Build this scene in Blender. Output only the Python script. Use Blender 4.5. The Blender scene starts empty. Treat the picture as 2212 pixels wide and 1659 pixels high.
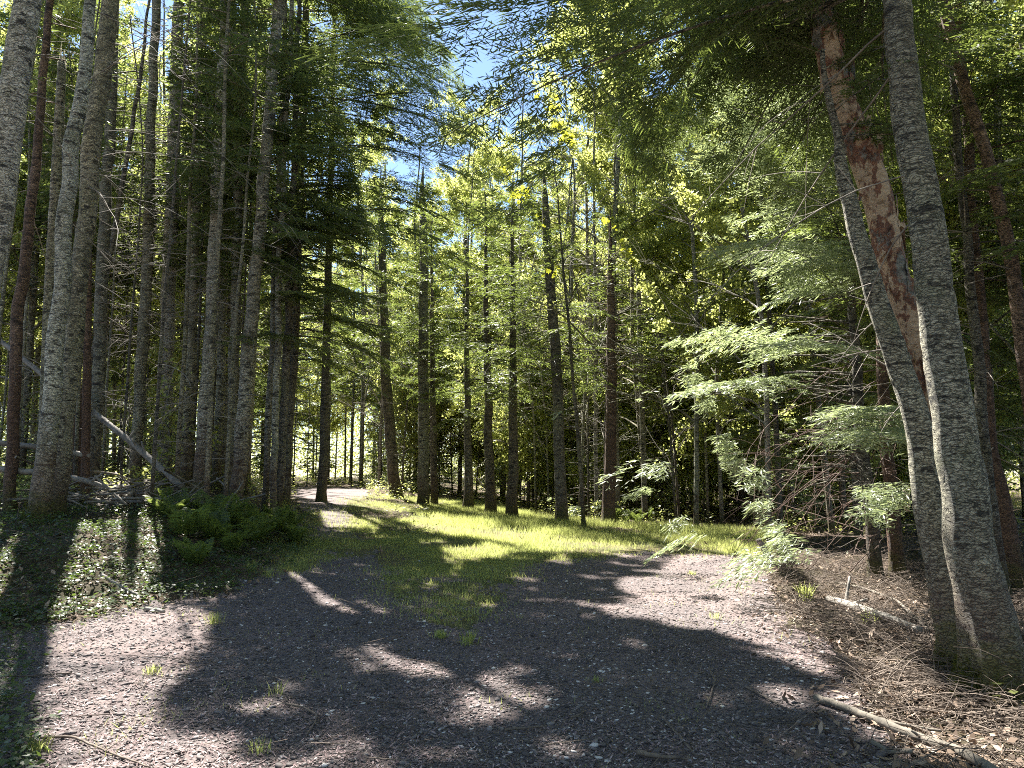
import bpy, math
import numpy as np
from mathutils import Vector

S = bpy.context.scene
COL = S.collection
R = np.random.default_rng(11)
PI = math.pi

# ------------------------------------------------------------------ camera and light
CAM_Z, PITCH, F = 1.6, math.radians(7.0), 768.0
CP, SP = math.cos(PITCH), math.sin(PITCH)
cam = bpy.data.objects.new('camera', bpy.data.cameras.new('camera'))
COL.objects.link(cam)
cam.location = (0, 0, CAM_Z)
cam.rotation_euler = (PI / 2 + PITCH, 0, 0)
cam.data.lens, cam.data.sensor_width = 27.0, 36.0
cam.data.clip_start, cam.data.clip_end = 0.1, 2000
S.camera = cam

SUN_AZ, SUN_EL = math.radians(-27), math.radians(56)
SUNV = np.array([math.sin(SUN_AZ) * math.cos(SUN_EL), math.cos(SUN_AZ) * math.cos(SUN_EL), math.sin(SUN_EL)])
sun = bpy.data.objects.new('sun', bpy.data.lights.new('sun', 'SUN'))
COL.objects.link(sun)
sun.data.energy, sun.data.angle, sun.data.color = 5.0, math.radians(0.53), (1.0, 0.955, 0.88)
sun.rotation_euler = Vector(SUNV).to_track_quat('Z', 'Y').to_euler()
W = bpy.data.worlds.new('World')
S.world = W
W.use_nodes = True
sky = W.node_tree.nodes.new('ShaderNodeTexSky')
sky.sky_type, sky.sun_disc = 'NISHITA', False
sky.dust_density, sky.ozone_density, sky.air_density = 0.2, 3.0, 1.0
sky.sun_elevation, sky.sun_rotation = SUN_EL, SUN_AZ % (2 * PI)
bg = W.node_tree.nodes['Background']
W.node_tree.links.new(sky.outputs[0], bg.inputs[0])
bg.inputs[1].default_value = 0.05
S.view_settings.view_transform, S.view_settings.look = 'Standard', 'None'
S.view_settings.exposure, S.view_settings.gamma = 2.4, 1.0
S.cycles.max_bounces, S.cycles.diffuse_bounces, S.cycles.glossy_bounces = 8, 5, 2
S.cycles.transmission_bounces, S.cycles.transparent_max_bounces = 4, 4
S.cycles.use_denoising = False
S.cycles.filter_width = 1.0

# ------------------------------------------------------------------ terrain and pixel helpers
def sm(a, b, x):
    t = np.clip((x - a) / (b - a), 0, 1)
    return t * t * (3 - 2 * t)

XE_Y = [0, 7, 8.6, 10.3, 13, 20, 28, 38, 60, 200]
XE = [-5, -4.7, -3.9, -3.5, -3.5, -5.5, -8, -11, -20, -80]

def H(x, y):
    x, y = np.asarray(x, float), np.asarray(y, float)
    t = np.clip((y - 5) / 14, 0, 1) + np.clip(y - 19, 0, 60) * .012
    fl = np.interp(x, [-12, -5, 0, 6, 14], [.55, .5, .03, -.2, -.3])
    return t * (.45 + fl) + .5 * sm(0, 2.5, np.interp(y, XE_Y, XE) - x) * sm(6, 11, y)

def project(x, y, z):
    d = np.maximum(y * CP + (z - CAM_Z) * SP, .05)
    return 512 + F * x / d, 384 - F * ((z - CAM_Z) * CP - y * SP) / d

def at(u, v, Y):                                     # the point at distance Y ahead that is seen at (u, v)
    a, b = (u - 512) / F, (384 - v) / F
    t = Y / (CP - b * SP)
    return np.array([a * t, Y, CAM_Z + (SP + b * CP) * t])

def ground_at(u, v):
    ys = np.geomspace(2.5, 90, 3000)
    a, b = (u - 512) / F, (384 - v) / F
    t = ys / (CP - b * SP)
    x, z = a * t, CAM_Z + (SP + b * CP) * t
    k = np.argmax(z < H(x, ys))
    return np.array([x[k], ys[k], float(H(x[k], ys[k]))])

def vnoise(x, y, seed=0):
    xi, yi = np.floor(x), np.floor(y)
    def h(a, b):
        v = np.sin(a * 127.1 + b * 311.7 + seed * 74.7) * 43758.5453
        return v - np.floor(v)
    fx, fy = x - xi, y - yi
    fx, fy = fx * fx * (3 - 2 * fx), fy * fy * (3 - 2 * fy)
    return (h(xi, yi) * (1 - fx) + h(xi + 1, yi) * fx) * (1 - fy) + (h(xi, yi + 1) * (1 - fx) + h(xi + 1, yi + 1) * fx) * fy

def fbm(x, y, seed=0):
    return vnoise(x, y, seed) * .55 + vnoise(x * 2.1, y * 2.1, seed + 1) * .3 + vnoise(x * 4.3, y * 4.3, seed + 2) * .15

def poly(*p):
    return np.array(p, float) * (1024 / 2212)

def inpoly(u, v, P):
    r = np.zeros(u.shape, bool)
    for (x0, y0), (x1, y1) in zip(P, np.roll(P, -1, 0)):
        c = (y0 > v) != (y1 > v)
        r ^= c & (u < (x1 - x0) * (v - y0) / (y1 - y0 + 1e-9) + x0)
    return r

GRAVEL = poly((-900, 1480), (100, 1345), (330, 1310), (480, 1288), (570, 1240), (640, 1180), (660, 1110), (640, 1070), (600, 1041),
              (640, 1032), (740, 1042), (800, 1060), (775, 1090), (770, 1150), (830, 1205), (1000, 1215), (1200, 1205), (1400, 1183),
              (1640, 1198), (1700, 1330), (1830, 1430), (1900, 1560), (2000, 1700), (2400, 2600), (6000, 9000), (-6000, 9000))
STRIP = poly((810, 1180), (850, 1290), (930, 1335), (1010, 1362), (1080, 1310), (1130, 1200))
MEADOW = poly((745, 1080), (850, 1068), (1000, 1080), (1200, 1122), (1330, 1135), (1640, 1150), (1700, 1165), (1665, 1205), (1400, 1190),
              (1200, 1212), (1000, 1222), (830, 1205), (690, 1200), (700, 1160), (760, 1130))
VERGE = poly((640, 1110), (690, 1105), (700, 1200), (640, 1240), (590, 1240))

def zones(x, y):
    """0 forest floor, 1 gravel, 2 grass; edges wobble with the noise of the ground itself"""
    u, v = project(x, y, H(x, y))
    wob = np.clip(90 / np.maximum(y, 2), 1, 30)
    n1, n2 = fbm(x * 1.7, y * 1.7, 5) - .5, fbm(x * 1.7, y * 1.7, 9) - .5
    fr = R.normal(0, .07, np.shape(x))
    uu, vv = u + (n1 + fr) * wob * 2.6, v + (n2 + R.normal(0, .07, np.shape(x))) * wob * 1.25
    z = np.where(inpoly(uu, vv, GRAVEL) & (y > 1) & (y < 36 + 4 * n1), 1, 0)
    z = np.where((y <= 1) & (np.abs(x) < 3.2), 1, z)
    g = inpoly(uu, vv, MEADOW) | inpoly(uu, vv, VERGE)
    st = inpoly(uu, vv, STRIP) & (fbm(x * 3, y * 3, 21) + R.normal(0, .07, np.shape(x)) > .42)
    g &= fbm(x * 1.1, y * 1.1, 23) + R.normal(0, .05, np.shape(x)) > np.where(x < -2, .40, .27)
    return np.where(((g | st) & (y > 4) & (y < 40)), 2, z)

# where the sun gets through to the ground (gaps in the canopy), as outlines on the ground seen in the photograph
LIT = [poly((95, 1700), (100, 1350), (150, 1130), (330, 1115), (430, 1150), (380, 1210), (330, 1285), (470, 1330), (450, 1400), (395, 1480), (330, 1540), (370, 1590), (510, 1590), (480, 1700)),
       poly((-150, 1150), (30, 1150), (20, 1420), (-150, 1500)),
       poly((575, 1228), (650, 1240), (740, 1290), (815, 1312), (790, 1345), (700, 1315), (600, 1262)),
       poly((720, 1398), (800, 1395), (880, 1420), (1000, 1440), (1010, 1475), (880, 1455), (760, 1448)),
       poly((985, 1520), (1010, 1470), (1110, 1420), (1140, 1450), (1100, 1490), (1220, 1490), (1190, 1530), (1080, 1560), (1010, 1550)),
       poly((1440, 1215), (1520, 1185), (1650, 1180), (1720, 1290), (1790, 1370), (1700, 1360), (1600, 1330), (1560, 1290), (1400, 1270)),
       poly((1270, 1310), (1420, 1290), (1560, 1310), (1650, 1350), (1560, 1370), (1440, 1345), (1330, 1340)),
       poly((840, 1120), (1050, 1108), (1300, 1120), (1680, 1145), (1680, 1200), (1400, 1192), (1150, 1180), (960, 1158)),
       poly((945, 1182), (1060, 1176), (1110, 1190), (1080, 1212), (960, 1212)),
       poly((620, 1030), (760, 1036), (930, 1075), (1010, 1086), (850, 1105), (740, 1092), (655, 1075)),
       poly((690, 1100), (820, 1120), (820, 1150), (700, 1140)),
       poly((1560, 1395), (1780, 1420), (1830, 1470), (1700, 1440)),
       poly((1760, 1495), (1900, 1455), (2120, 1530), (2300, 1540), (2300, 1700), (2020, 1700), (1900, 1575), (1790, 1540)),
       poly((1840, 1395), (1960, 1420), (2090, 1500), (1960, 1535), (1850, 1470)),
       poly((1500, 1500), (1560, 1490), (1590, 1530), (1520, 1550)), poly((1640, 1470), (1740, 1480), (1760, 1540), (1660, 1530)),
       poly((1700, 1190), (1950, 1210), (2020, 1330), (1830, 1360)),
       poly((200, 1060), (330, 1060), (330, 1110), (200, 1110)), poly((570, 1075), (600, 1075), (600, 1110), (560, 1110))]
# things in the air that stand in the sun: (point, radius)
LITBALLS = [(np.array(c, float), r) for c, r in [(( -4.5, 27, 3.5), 1.3), ((-2.2, 25.5, 4.5), 1.3), ((-.5, 24, 2.5), 1.1), ((.8, 24, 5), 1.2), ((2.4, 23, 3.2), 1.2), ((4.2, 22.5, 2.2), 1.1), ((3.6, 24, 6), 1.3), ((5.6, 22, 4.5), 1.2), ((7.2, 21, 2.5), 1.1), ((-1.6, 29, 7.5), 1.4), ((-7.5, 30, 3), 1.3), ((6.8, 24, 7), 1.3), ((1.6, 27, 8), 1.4), ((4.6, 10.2, 1.8), .9), ((1.6, 10.6, 4.4), .9), ((2.9, 9.6, 2.8), .9),((2.0, 11.0, 1.2), .9), ((1.9, 11, 2.6), 1.0), ((2.9, 10.6, 3.6), 1.0), ((3.2, 10.6, 1.8), .9), ((3.4, 11, 5.0), .9),
                                                 ((1.0, 12.5, 5.2), .9), ((2.6, 10.4, 2.2), .9), ((4.0, 10.6, 2.8), .9), ((2.2, 10.0, 3.6), .9), ((3.4, 10.0, 1.0), .8), ((4.0, 10.8, 4.2), .8), ((-7.2, 13.5, 1.9), .35), ((2.95, 5.8, 1.6), .35), ((2.75, 5.8, 2.6), .35), ((2.95, 6.5, 3.4), .35), ((2.6, 5.9, 3.8), .35), ((3.3, 6.5, 1.8), .3), ((3.1, 6.5, 2.6), .3)]]

def sunlit_gap(P, extra=0):
    """True where a leaf at P would shade one of the sunny places"""
    s = P[:, 2].copy()
    for _ in range(5):
        s = (P[:, 2] - H(P[:, 0] - s / SUNV[2] * SUNV[0], P[:, 1] - s / SUNV[2] * SUNV[1]))
    q = P - (s / SUNV[2])[:, None] * SUNV
    u, v = project(q[:, 0], q[:, 1], q[:, 2])
    wob = np.clip(60 / np.maximum(q[:, 1], 2), 1, 20)
    u = u + (fbm(q[:, 0] * 2.3, q[:, 1] * 2.3, 31) - .5) * wob * 3 + R.normal(0, .35, len(u)) * wob
    v = v + (fbm(q[:, 0] * 2.3, q[:, 1] * 2.3, 37) - .5) * wob * 1.6 + R.normal(0, .15, len(u)) * wob
    m = np.zeros(len(P), bool)
    for L in LIT:
        m |= inpoly(u, v, L)
    m &= q[:, 1] > 2
    m |= (q[:, 1] > 2) & (vnoise(q[:, 0] * 3.6, q[:, 1] * 3.6, 77) > .80) & (R.random(len(P)) < .9)
    m &= s > .6
    for c, r in LITBALLS:
        d = P - c
        t = d @ SUNV
        m |= (t > r * .8) & (((d - t[:, None] * SUNV) ** 2).sum(1) < r * r)
    return m

# ------------------------------------------------------------------ mesh helpers
def new_mesh(name, V, loops, k, mat, tone=None, smooth=False):
    me = bpy.data.meshes.new(name)
    V = np.ascontiguousarray(V, np.float32).reshape(-1, 3)
    loops = np.ascontiguousarray(loops, np.int32).ravel()
    n = len(loops) // k
    me.vertices.add(len(V)); me.vertices.foreach_set('co', V.ravel())
    me.loops.add(len(loops)); me.loops.foreach_set('vertex_index', loops)
    me.polygons.add(n); me.polygons.foreach_set('loop_start', np.arange(n, dtype=np.int32) * k)
    if smooth:
        me.polygons.foreach_set('use_smooth', np.ones(n, bool))
    if tone is not None:
        a = me.attributes.new('tone', 'FLOAT', 'FACE')
        a.data.foreach_set('value', np.ascontiguousarray(tone, np.float32))
    me.update(calc_edges=True)
    me.materials.append(mat)
    return me

def faces_mesh(name, Q, mat, tone=None):             # Q: (n, k, 3) loose faces
    n, k = Q.shape[:2]
    return new_mesh(name, Q, np.arange(n * k), k, mat, tone)

def unit(a):
    return a / np.maximum(np.linalg.norm(a, axis=-1, keepdims=True), 1e-9)

def ribbons(P, D, Wd, rng, flat=.6):
    n = unit(rng.normal(0, 1, P.shape) + np.array([0, 0, flat * 2.2]))
    s = unit(np.cross(D, n)) * (Wd / 2)[:, None]
    m = P + D * .42
    return np.stack([P, m + s, P + D, m - s], 1)

class Tubes:
    def __init__(self):
        self.V, self.Fc, self.n = [], [], 0
    def add(self, pts, rad, sides=6, wob=0, rng=None, flare=None):
        pts, rad = np.asarray(pts, float), np.asarray(rad, float)
        t = unit(np.gradient(pts, axis=0))
        ref = np.array([1., 0, 0]) if abs(t[:, 2].mean()) > .7 else np.array([0, 0, 1.])
        a = unit(np.cross(t, ref)); b = np.cross(t, a)
        th = np.arange(sides) * 2 * PI / sides
        rr = np.repeat(rad[:, None], sides, 1)
        if wob and rng is not None:
            rr = rr * (1 + rng.normal(0, wob, rr.shape))
        if flare is not None:
            rr = rr * flare(pts, th)
        V = pts[:, None] + (a[:, None] * np.cos(th)[None, :, None] + b[:, None] * np.sin(th)[None, :, None]) * rr[..., None]
        n = len(pts)
        i = np.arange(n - 1)[:, None] * sides; j = np.arange(sides)[None]; j2 = (j + 1) % sides
        f = np.stack([i + j, i + j2, i + sides + j2, i + sides + j], -1).reshape(-1, 4) + self.n
        self.V.append(V.reshape(-1, 3)); self.Fc.append(f); self.n += n * sides
        if sides >= 5:                               # close both ends
            for k, (c, base) in enumerate(((pts[0], 0), (pts[-1], (n - 1) * sides))):
                self.V.append(c[None]); ci = self.n
                q = np.stack([np.full(sides, ci), base + np.arange(sides) + self.n - n * sides - k, base + (np.arange(sides) + 1) % sides + self.n - n * sides - k,
                              np.full(sides, ci)], -1)
                self.n += 1
                # degenerate quads are avoided: pair neighbouring triangles
                q2 = []
                for m in range(0, sides - 1, 2):
                    q2.append([ci, q[m][1], q[m][2], q[m + 1][2]])
                if sides % 2:
                    q2.append([ci, q[sides - 1][1], q[sides - 1][2], q[0][2]])
                self.Fc.append(np.array(q2))
    def mesh(self, name, mat):
        return new_mesh(name, np.concatenate(self.V), np.concatenate(self.Fc), 4, mat, smooth=True)

def resample(pts, rad, step):
    pts, rad = np.asarray(pts, float), np.asarray(rad, float)
    d = np.r_[0, np.cumsum(np.linalg.norm(np.diff(pts, axis=0), axis=1))]
    n = max(3, int(d[-1] / step))
    q = np.linspace(0, d[-1], n)
    out = np.stack([np.interp(q, d, pts[:, i]) for i in range(3)], 1)
    for _ in range(max(1, n // 25)):                 # round off the corners
        out[1:-1] = out[:-2] * .25 + out[1:-1] * .5 + out[2:] * .25
    return out, np.interp(q, d, rad)

# ------------------------------------------------------------------ materials
def mat(name):
    m = bpy.data.materials.new(name); m.use_nodes = True
    nt = m.node_tree
    return m, nt, nt.nodes, nt.links, nt.nodes['Principled BSDF']

def noise(nd, ln, vec, scale, detail=4, rough=.6, stretch=None):
    if stretch:
        mp = nd.new('ShaderNodeMapping'); mp.inputs['Scale'].default_value = stretch
        ln.new(vec, mp.inputs[0]); vec = mp.outputs[0]
    n = nd.new('ShaderNodeTexNoise')
    n.inputs['Scale'].default_value, n.inputs['Detail'].default_value, n.inputs['Roughness'].default_value = scale, detail, rough
    ln.new(vec, n.inputs['Vector'])
    return n.outputs['Fac']

def ramp(nd, ln, fac, stops):
    r = nd.new('ShaderNodeValToRGB')
    e = r.color_ramp.elements
    while len(e) < len(stops): e.new(.5)
    for k, (p, c) in enumerate(stops):
        e[k].position, e[k].color = p, (*c, 1) if len(c) == 3 else c
    ln.new(fac, r.inputs[0])
    return r.outputs[0]

def mix(nd, ln, fac, a, b, mode='MIX'):
    m = nd.new('ShaderNodeMix'); m.data_type, m.blend_type = 'RGBA', mode
    for sock, val in ((m.inputs[0], fac), (m.inputs[6], a), (m.inputs[7], b)):
        if hasattr(val, 'is_output'): ln.new(val, sock)
        elif isinstance(val, (int, float)): sock.default_value = val
        else: sock.default_value = (*val, 1)
    return m.outputs[2]

def maprange(nd, ln, v, a, b, c=0., d=1.):
    m = nd.new('ShaderNodeMapRange')
    ln.new(v, m.inputs[0])
    for k, x in enumerate((a, b, c, d)): m.inputs[k + 1].default_value = x
    return m.outputs[0]

def bump(nd, ln, h, bs, strength, dist):
    b = nd.new('ShaderNodeBump')
    b.inputs['Strength'].default_value, b.inputs['Distance'].default_value = strength, dist
    ln.new(h, b.inputs['Height']); ln.new(b.outputs[0], bs.inputs['Normal'])

def bark(name, pale, mid, dark, low, low_h=1.6, moss=(.09, .085, .02), blotch=.555, band=3.2, lichen=(.17, .18, .11)):
    m, nt, nd, ln, bs = mat(name)
    tc = nd.new('ShaderNodeTexCoord').outputs['Object']
    oi = nd.new('ShaderNodeObjectInfo')
    vadd = nd.new('ShaderNodeVectorMath'); vadd.operation = 'ADD'
    ln.new(tc, vadd.inputs[0]); ln.new(oi.outputs['Random'], vadd.inputs[1])
    v = vadd.outputs[0]
    fine = noise(nd, ln, v, 13, 8, .75, (1, 1, band))
    c = ramp(nd, ln, fine, [(.38, tuple(x * .7 for x in dark)), (.455, mid), (.53, pale), (.62, tuple(x * 1.45 for x in pale))])
    li = noise(nd, ln, v, 2.2, 5, .6, (1, 1, .8))
    c = mix(nd, ln, maprange(nd, ln, li, .5, .68, 0, .75), c, lichen)
    bl = noise(nd, ln, v, 5, 5, .65, (1, 1, 2.6))
    c = mix(nd, ln, maprange(nd, ln, bl, blotch, blotch + .035, 0, .93), c, tuple(x * .55 for x in dark))
    vo = nd.new('ShaderNodeTexVoronoi'); vo.feature = 'DISTANCE_TO_EDGE'
    vo.inputs['Scale'].default_value = 19
    vm = nd.new('ShaderNodeMapping'); vm.inputs['Scale'].default_value = (1, 1, 3.4)
    wv = nd.new('ShaderNodeVectorMath'); wv.operation = 'ADD'
    ns_ = nd.new('ShaderNodeTexNoise'); ns_.inputs['Scale'].default_value = 9
    ln.new(v, ns_.inputs['Vector']); sc_ = nd.new('ShaderNodeVectorMath'); sc_.operation = 'SCALE'; sc_.inputs['Scale'].default_value = .12
    ln.new(ns_.outputs['Color'], sc_.inputs[0]); ln.new(v, wv.inputs[0]); ln.new(sc_.outputs[0], wv.inputs[1])
    ln.new(wv.outputs[0], vm.inputs[0]); ln.new(vm.outputs[0], vo.inputs['Vector'])
    crack = maprange(nd, ln, vo.outputs['Distance'], .0, .11)
    c = mix(nd, ln, maprange(nd, ln, crack, .0, .5, .42, 0), c, tuple(x * .45 for x in dark))
    big = noise(nd, ln, v, 1.1, 3, .5, (1, 1, .6))
    c = mix(nd, ln, maprange(nd, ln, big, .4, .62, 0, .5), c, tuple(x * .62 for x in mid))
    pl = noise(nd, ln, v, 6, 4, .6, (1, 1, 1.5))
    c = mix(nd, ln, maprange(nd, ln, pl, .62, .66, 0, .7), c, tuple(min(.6, x * 1.5) for x in pale))
    scar = noise(nd, ln, v, 2.5, 3, .5, (.5, .5, 7))
    c = mix(nd, ln, maprange(nd, ln, scar, .655, .68, 0, .8), c, tuple(x * .5 for x in dark))
    sx = nd.new('ShaderNodeSeparateXYZ'); ln.new(tc, sx.inputs[0])
    ad = nd.new('ShaderNodeMath'); ad.operation = 'MULTIPLY_ADD'
    ln.new(li, ad.inputs[0]); ad.inputs[1].default_value = 2.6; ln.new(sx.outputs[2], ad.inputs[2])
    c = mix(nd, ln, maprange(nd, ln, ad.outputs[0], low_h + 1.5, low_h + .3, 0, .75), c, mix(nd, ln, fine, tuple(x * .4 for x in low), low))
    ad2 = nd.new('ShaderNodeMath'); ad2.operation = 'MULTIPLY_ADD'
    ln.new(bl, ad2.inputs[0]); ad2.inputs[1].default_value = 1.2; ln.new(sx.outputs[2], ad2.inputs[2])
    c = mix(nd, ln, maprange(nd, ln, ad2.outputs[0], 1.12, .8, 0, .85), c, moss)
    c = mix(nd, ln, 1.0, c, ramp(nd, ln, oi.outputs['Random'], [(0, (.85, .82, .76)), (.35, (1.3, 1.28, 1.2)), (.7, (1.1, 1.0, .86)), (1, (1.4, 1.38, 1.34))]), 'MULTIPLY')
    ln.new(c, bs.inputs['Base Color'])
    bs.inputs['Roughness'].default_value = .85
    bump(nd, ln, mix(nd, ln, .5, mix(nd, ln, .45, fine, bl), crack), bs, 1.0, .05)
    return m

def leaf(name, c0, c1, trans, fac, rough=.5, spec=.5):
    m, nt, nd, ln, bs = mat(name)
    at_ = nd.new('ShaderNodeAttribute'); at_.attribute_name = 'tone'
    oi = nd.new('ShaderNodeObjectInfo')
    tmix = nd.new('ShaderNodeMath'); tmix.operation = 'MULTIPLY_ADD'
    ln.new(oi.outputs['Random'], tmix.inputs[0]); tmix.inputs[1].default_value = .35
    ln.new(at_.outputs['Fac'], tmix.inputs[2])
    k = maprange(nd, ln, tmix.outputs[0], 0, 1.35)
    ln.new(mix(nd, ln, k, c0, c1), bs.inputs['Base Color'])
    bs.inputs['Roughness'].default_value = rough
    bs.inputs['Specular IOR Level'].default_value = spec
    tr = nd.new('ShaderNodeBsdfTranslucent')
    ln.new(mix(nd, ln, k, tuple(x * .75 for x in trans), trans), tr.inputs[0])
    ms = nd.new('ShaderNodeMixShader'); ms.inputs[0].default_value = fac
    ln.new(bs.outputs[0], ms.inputs[1]); ln.new(tr.outputs[0], ms.inputs[2])
    ln.new(ms.outputs[0], nd['Material Output'].inputs[0])
    return m

def plain(name, c0, c1, rough=.8, scale=9, stretch=None, bmp=.5):
    m, nt, nd, ln, bs = mat(name)
    tc = nd.new('ShaderNodeTexCoord').outputs['Object']
    n = noise(nd, ln, tc, scale, 6, .65, stretch)
    ln.new(ramp(nd, ln, n, [(.3, c0), (.68, c1)]), bs.inputs['Base Color'])
    bs.inputs['Roughness'].default_value = rough
    if bmp: bump(nd, ln, n, bs, bmp, .02)
    return m

def toned(name, stops, rough=.8, spec=.3):
    m, nt, nd, ln, bs = mat(name)
    at_ = nd.new('ShaderNodeAttribute'); at_.attribute_name = 'tone'
    ln.new(ramp(nd, ln, at_.outputs['Fac'], stops), bs.inputs['Base Color'])
    bs.inputs['Roughness'].default_value, bs.inputs['Specular IOR Level'].default_value = rough, spec
    return m

M = {}
M['bark_grey'] = bark('grey_bark', (.52, .51, .44), (.32, .315, .265), (.06, .056, .05), (.20, .12, .085))
M['bark_olive'] = bark('olive_grey_bark', (.40, .395, .31), (.25, .245, .19), (.05, .047, .04), (.17, .10, .07), 1.2)
M['bark_right'] = bark('scaly_grey_bark', (.31, .295, .235), (.145, .135, .105), (.036, .033, .028), (.20, .13, .10), 1.0, band=4, blotch=.585)
M['bark_dark'] = bark('dark_bark', (.22, .205, .17), (.13, .12, .10), (.035, .032, .027), (.13, .075, .05), 1.0)
M['bark_red'] = bark('red_brown_bark', (.24, .17, .13), (.15, .10, .075), (.05, .035, .028), (.16, .095, .068), 3.0, lichen=(.16, .11, .08))
M['bark_birch'] = bark('pale_birch_bark', (.50, .48, .43), (.36, .345, .31), (.05, .046, .042), (.22, .15, .11), .8, blotch=.57, band=3)
M['dead_wood'] = plain('dead_wood', (.10, .085, .07), (.30, .265, .22), .85, 6, (1, 1, 1))
M['dead_red'] = plain('reddish_dead_wood', (.06, .036, .026), (.17, .11, .085), .85, 6)
M['twig'] = plain('dry_twig', (.06, .045, .034), (.20, .155, .12), .85, 14, None, 0)
M['log_pale'] = plain('weathered_log', (.09, .08, .068), (.30, .275, .24), .85, 5, (2, 2, 2), .8)
M['mossy'] = plain('mossy_stick', (.05, .045, .035), (.22, .19, .15), .9, 7)
M['fir'] = leaf('fir_needles', (.05, .07, .032), (.115, .14, .055), (.26, .33, .07), .42, .5, .4)
M['fir_far'] = leaf('far_fir_needles', (.05, .07, .034), (.115, .14, .06), (.26, .33, .08), .42, .5, .4)
M['fir_lit'] = leaf('sunlit_young_fir_needles', (.15, .19, .11), (.28, .33, .19), (.46, .54, .24), .46, .42, .6)  # young needles, paler than the other firs, sunlight put into the colour
M['broad'] = leaf('spring_leaves', (.085, .12, .035), (.17, .20, .06), (.70, .74, .22), .6, .42, .6)
M['maple'] = leaf('maple_leaves', (.10, .14, .02), (.2, .2, .03), (.72, .74, .07), .6, .4, .5)
M['fern'] = leaf('fern_fronds', (.07, .105, .03), (.14, .17, .05), (.3, .38, .08), .5, .5, .4)
M['grass'] = leaf('grass_blades', (.12, .16, .04), (.30, .31, .13), (.74, .8, .26), .5, .5, .35)
M['cover'] = leaf('glossy_ground_leaves', (.03, .055, .022), (.08, .11, .035), (.2, .3, .05), .3, .42, .55)
M['stone'] = toned('gravel_stone', [(0, (.045, .038, .035)), (.45, (.125, .104, .098)), (.85, (.25, .215, .205)), (1, (.58, .54, .51))], .75, .35)
M['chip'] = toned('needle_litter', [(0, (.07, .047, .044)), (.5, (.25, .175, .17)), (1, (.44, .34, .325))], .85)
M['deadleaf'] = toned('dead_leaves', [(0, (.08, .05, .032)), (.5, (.22, .15, .10)), (1, (.42, .31, .23))], .7, .4)

def ground_mat(name, cols, fine_scale, bmp, patch=None):
    m, nt, nd, ln, bs = mat(name)
    tc = nd.new('ShaderNodeTexCoord').outputs['Object']
    a = noise(nd, ln, tc, fine_scale, 9, .75)
    c = ramp(nd, ln, a, cols)
    if patch:
        b = noise(nd, ln, tc, .9, 4, .6)
        c = mix(nd, ln, maprange(nd, ln, b, .45, .62, 0, .8), c, mix(nd, ln, a, tuple(x * .5 for x in patch), patch))
    ln.new(c, bs.inputs['Base Color'])
    bs.inputs['Roughness'].default_value = .9
    bs.inputs['Specular IOR Level'].default_value = .25
    bump(nd, ln, a, bs, .9, bmp)
    return m
M['floor'] = ground_mat('forest_floor', [(.3, (.035, .026, .018)), (.5, (.11, .078, .052)), (.7, (.25, .185, .135))], 22, .05, (.07, .065, .03))
M['gravel'] = ground_mat('gravel_ground', [(.33, (.045, .038, .036)), (.5, (.125, .103, .1)), (.68, (.25, .21, .202))], 55, .018, (.27, .205, .19))
M['meadow'] = ground_mat('grassy_ground', [(.3, (.05, .045, .02)), (.5, (.12, .10, .045)), (.7, (.22, .185, .09))], 20, .03, (.10, .12, .035))

# ------------------------------------------------------------------ naming helpers
def empty(name, label, cat, loc, group=None):
    o = bpy.data.objects.new(name, None); COL.objects.link(o)
    o.location = [float(c) for c in loc]; o.empty_display_size = .2
    o['label'], o['category'] = label, cat
    if group: o['group'] = group
    return o

def part(name, me, parent, label=None):
    o = bpy.data.objects.new(name, me); COL.objects.link(o)
    o.parent = parent
    if label: o['label'] = label
    return o

def solo(name, me, label, cat, loc=(0, 0, 0), group=None):
    o = bpy.data.objects.new(name, me); COL.objects.link(o)
    o.location = [float(c) for c in loc]
    o['label'], o['category'] = label, cat
    if group: o['group'] = group
    return o

def mass(name, me, kind, label, cat):
    o = bpy.data.objects.new(name, me); COL.objects.link(o)
    o['kind'], o['label'], o['category'] = kind, label, cat
    return o

def copy_tree(root, loc, rz, sc, label=None, group=None):
    c = root.copy(); COL.objects.link(c)
    c.location, c.rotation_euler, c.scale = [float(a) for a in loc], (0, 0, float(rz)), (sc, sc, sc)
    if label: c['label'] = label
    if group: c['group'] = group
    for ch in root.children:
        d = ch.copy(); COL.objects.link(d); d.parent = c
    return c

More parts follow.
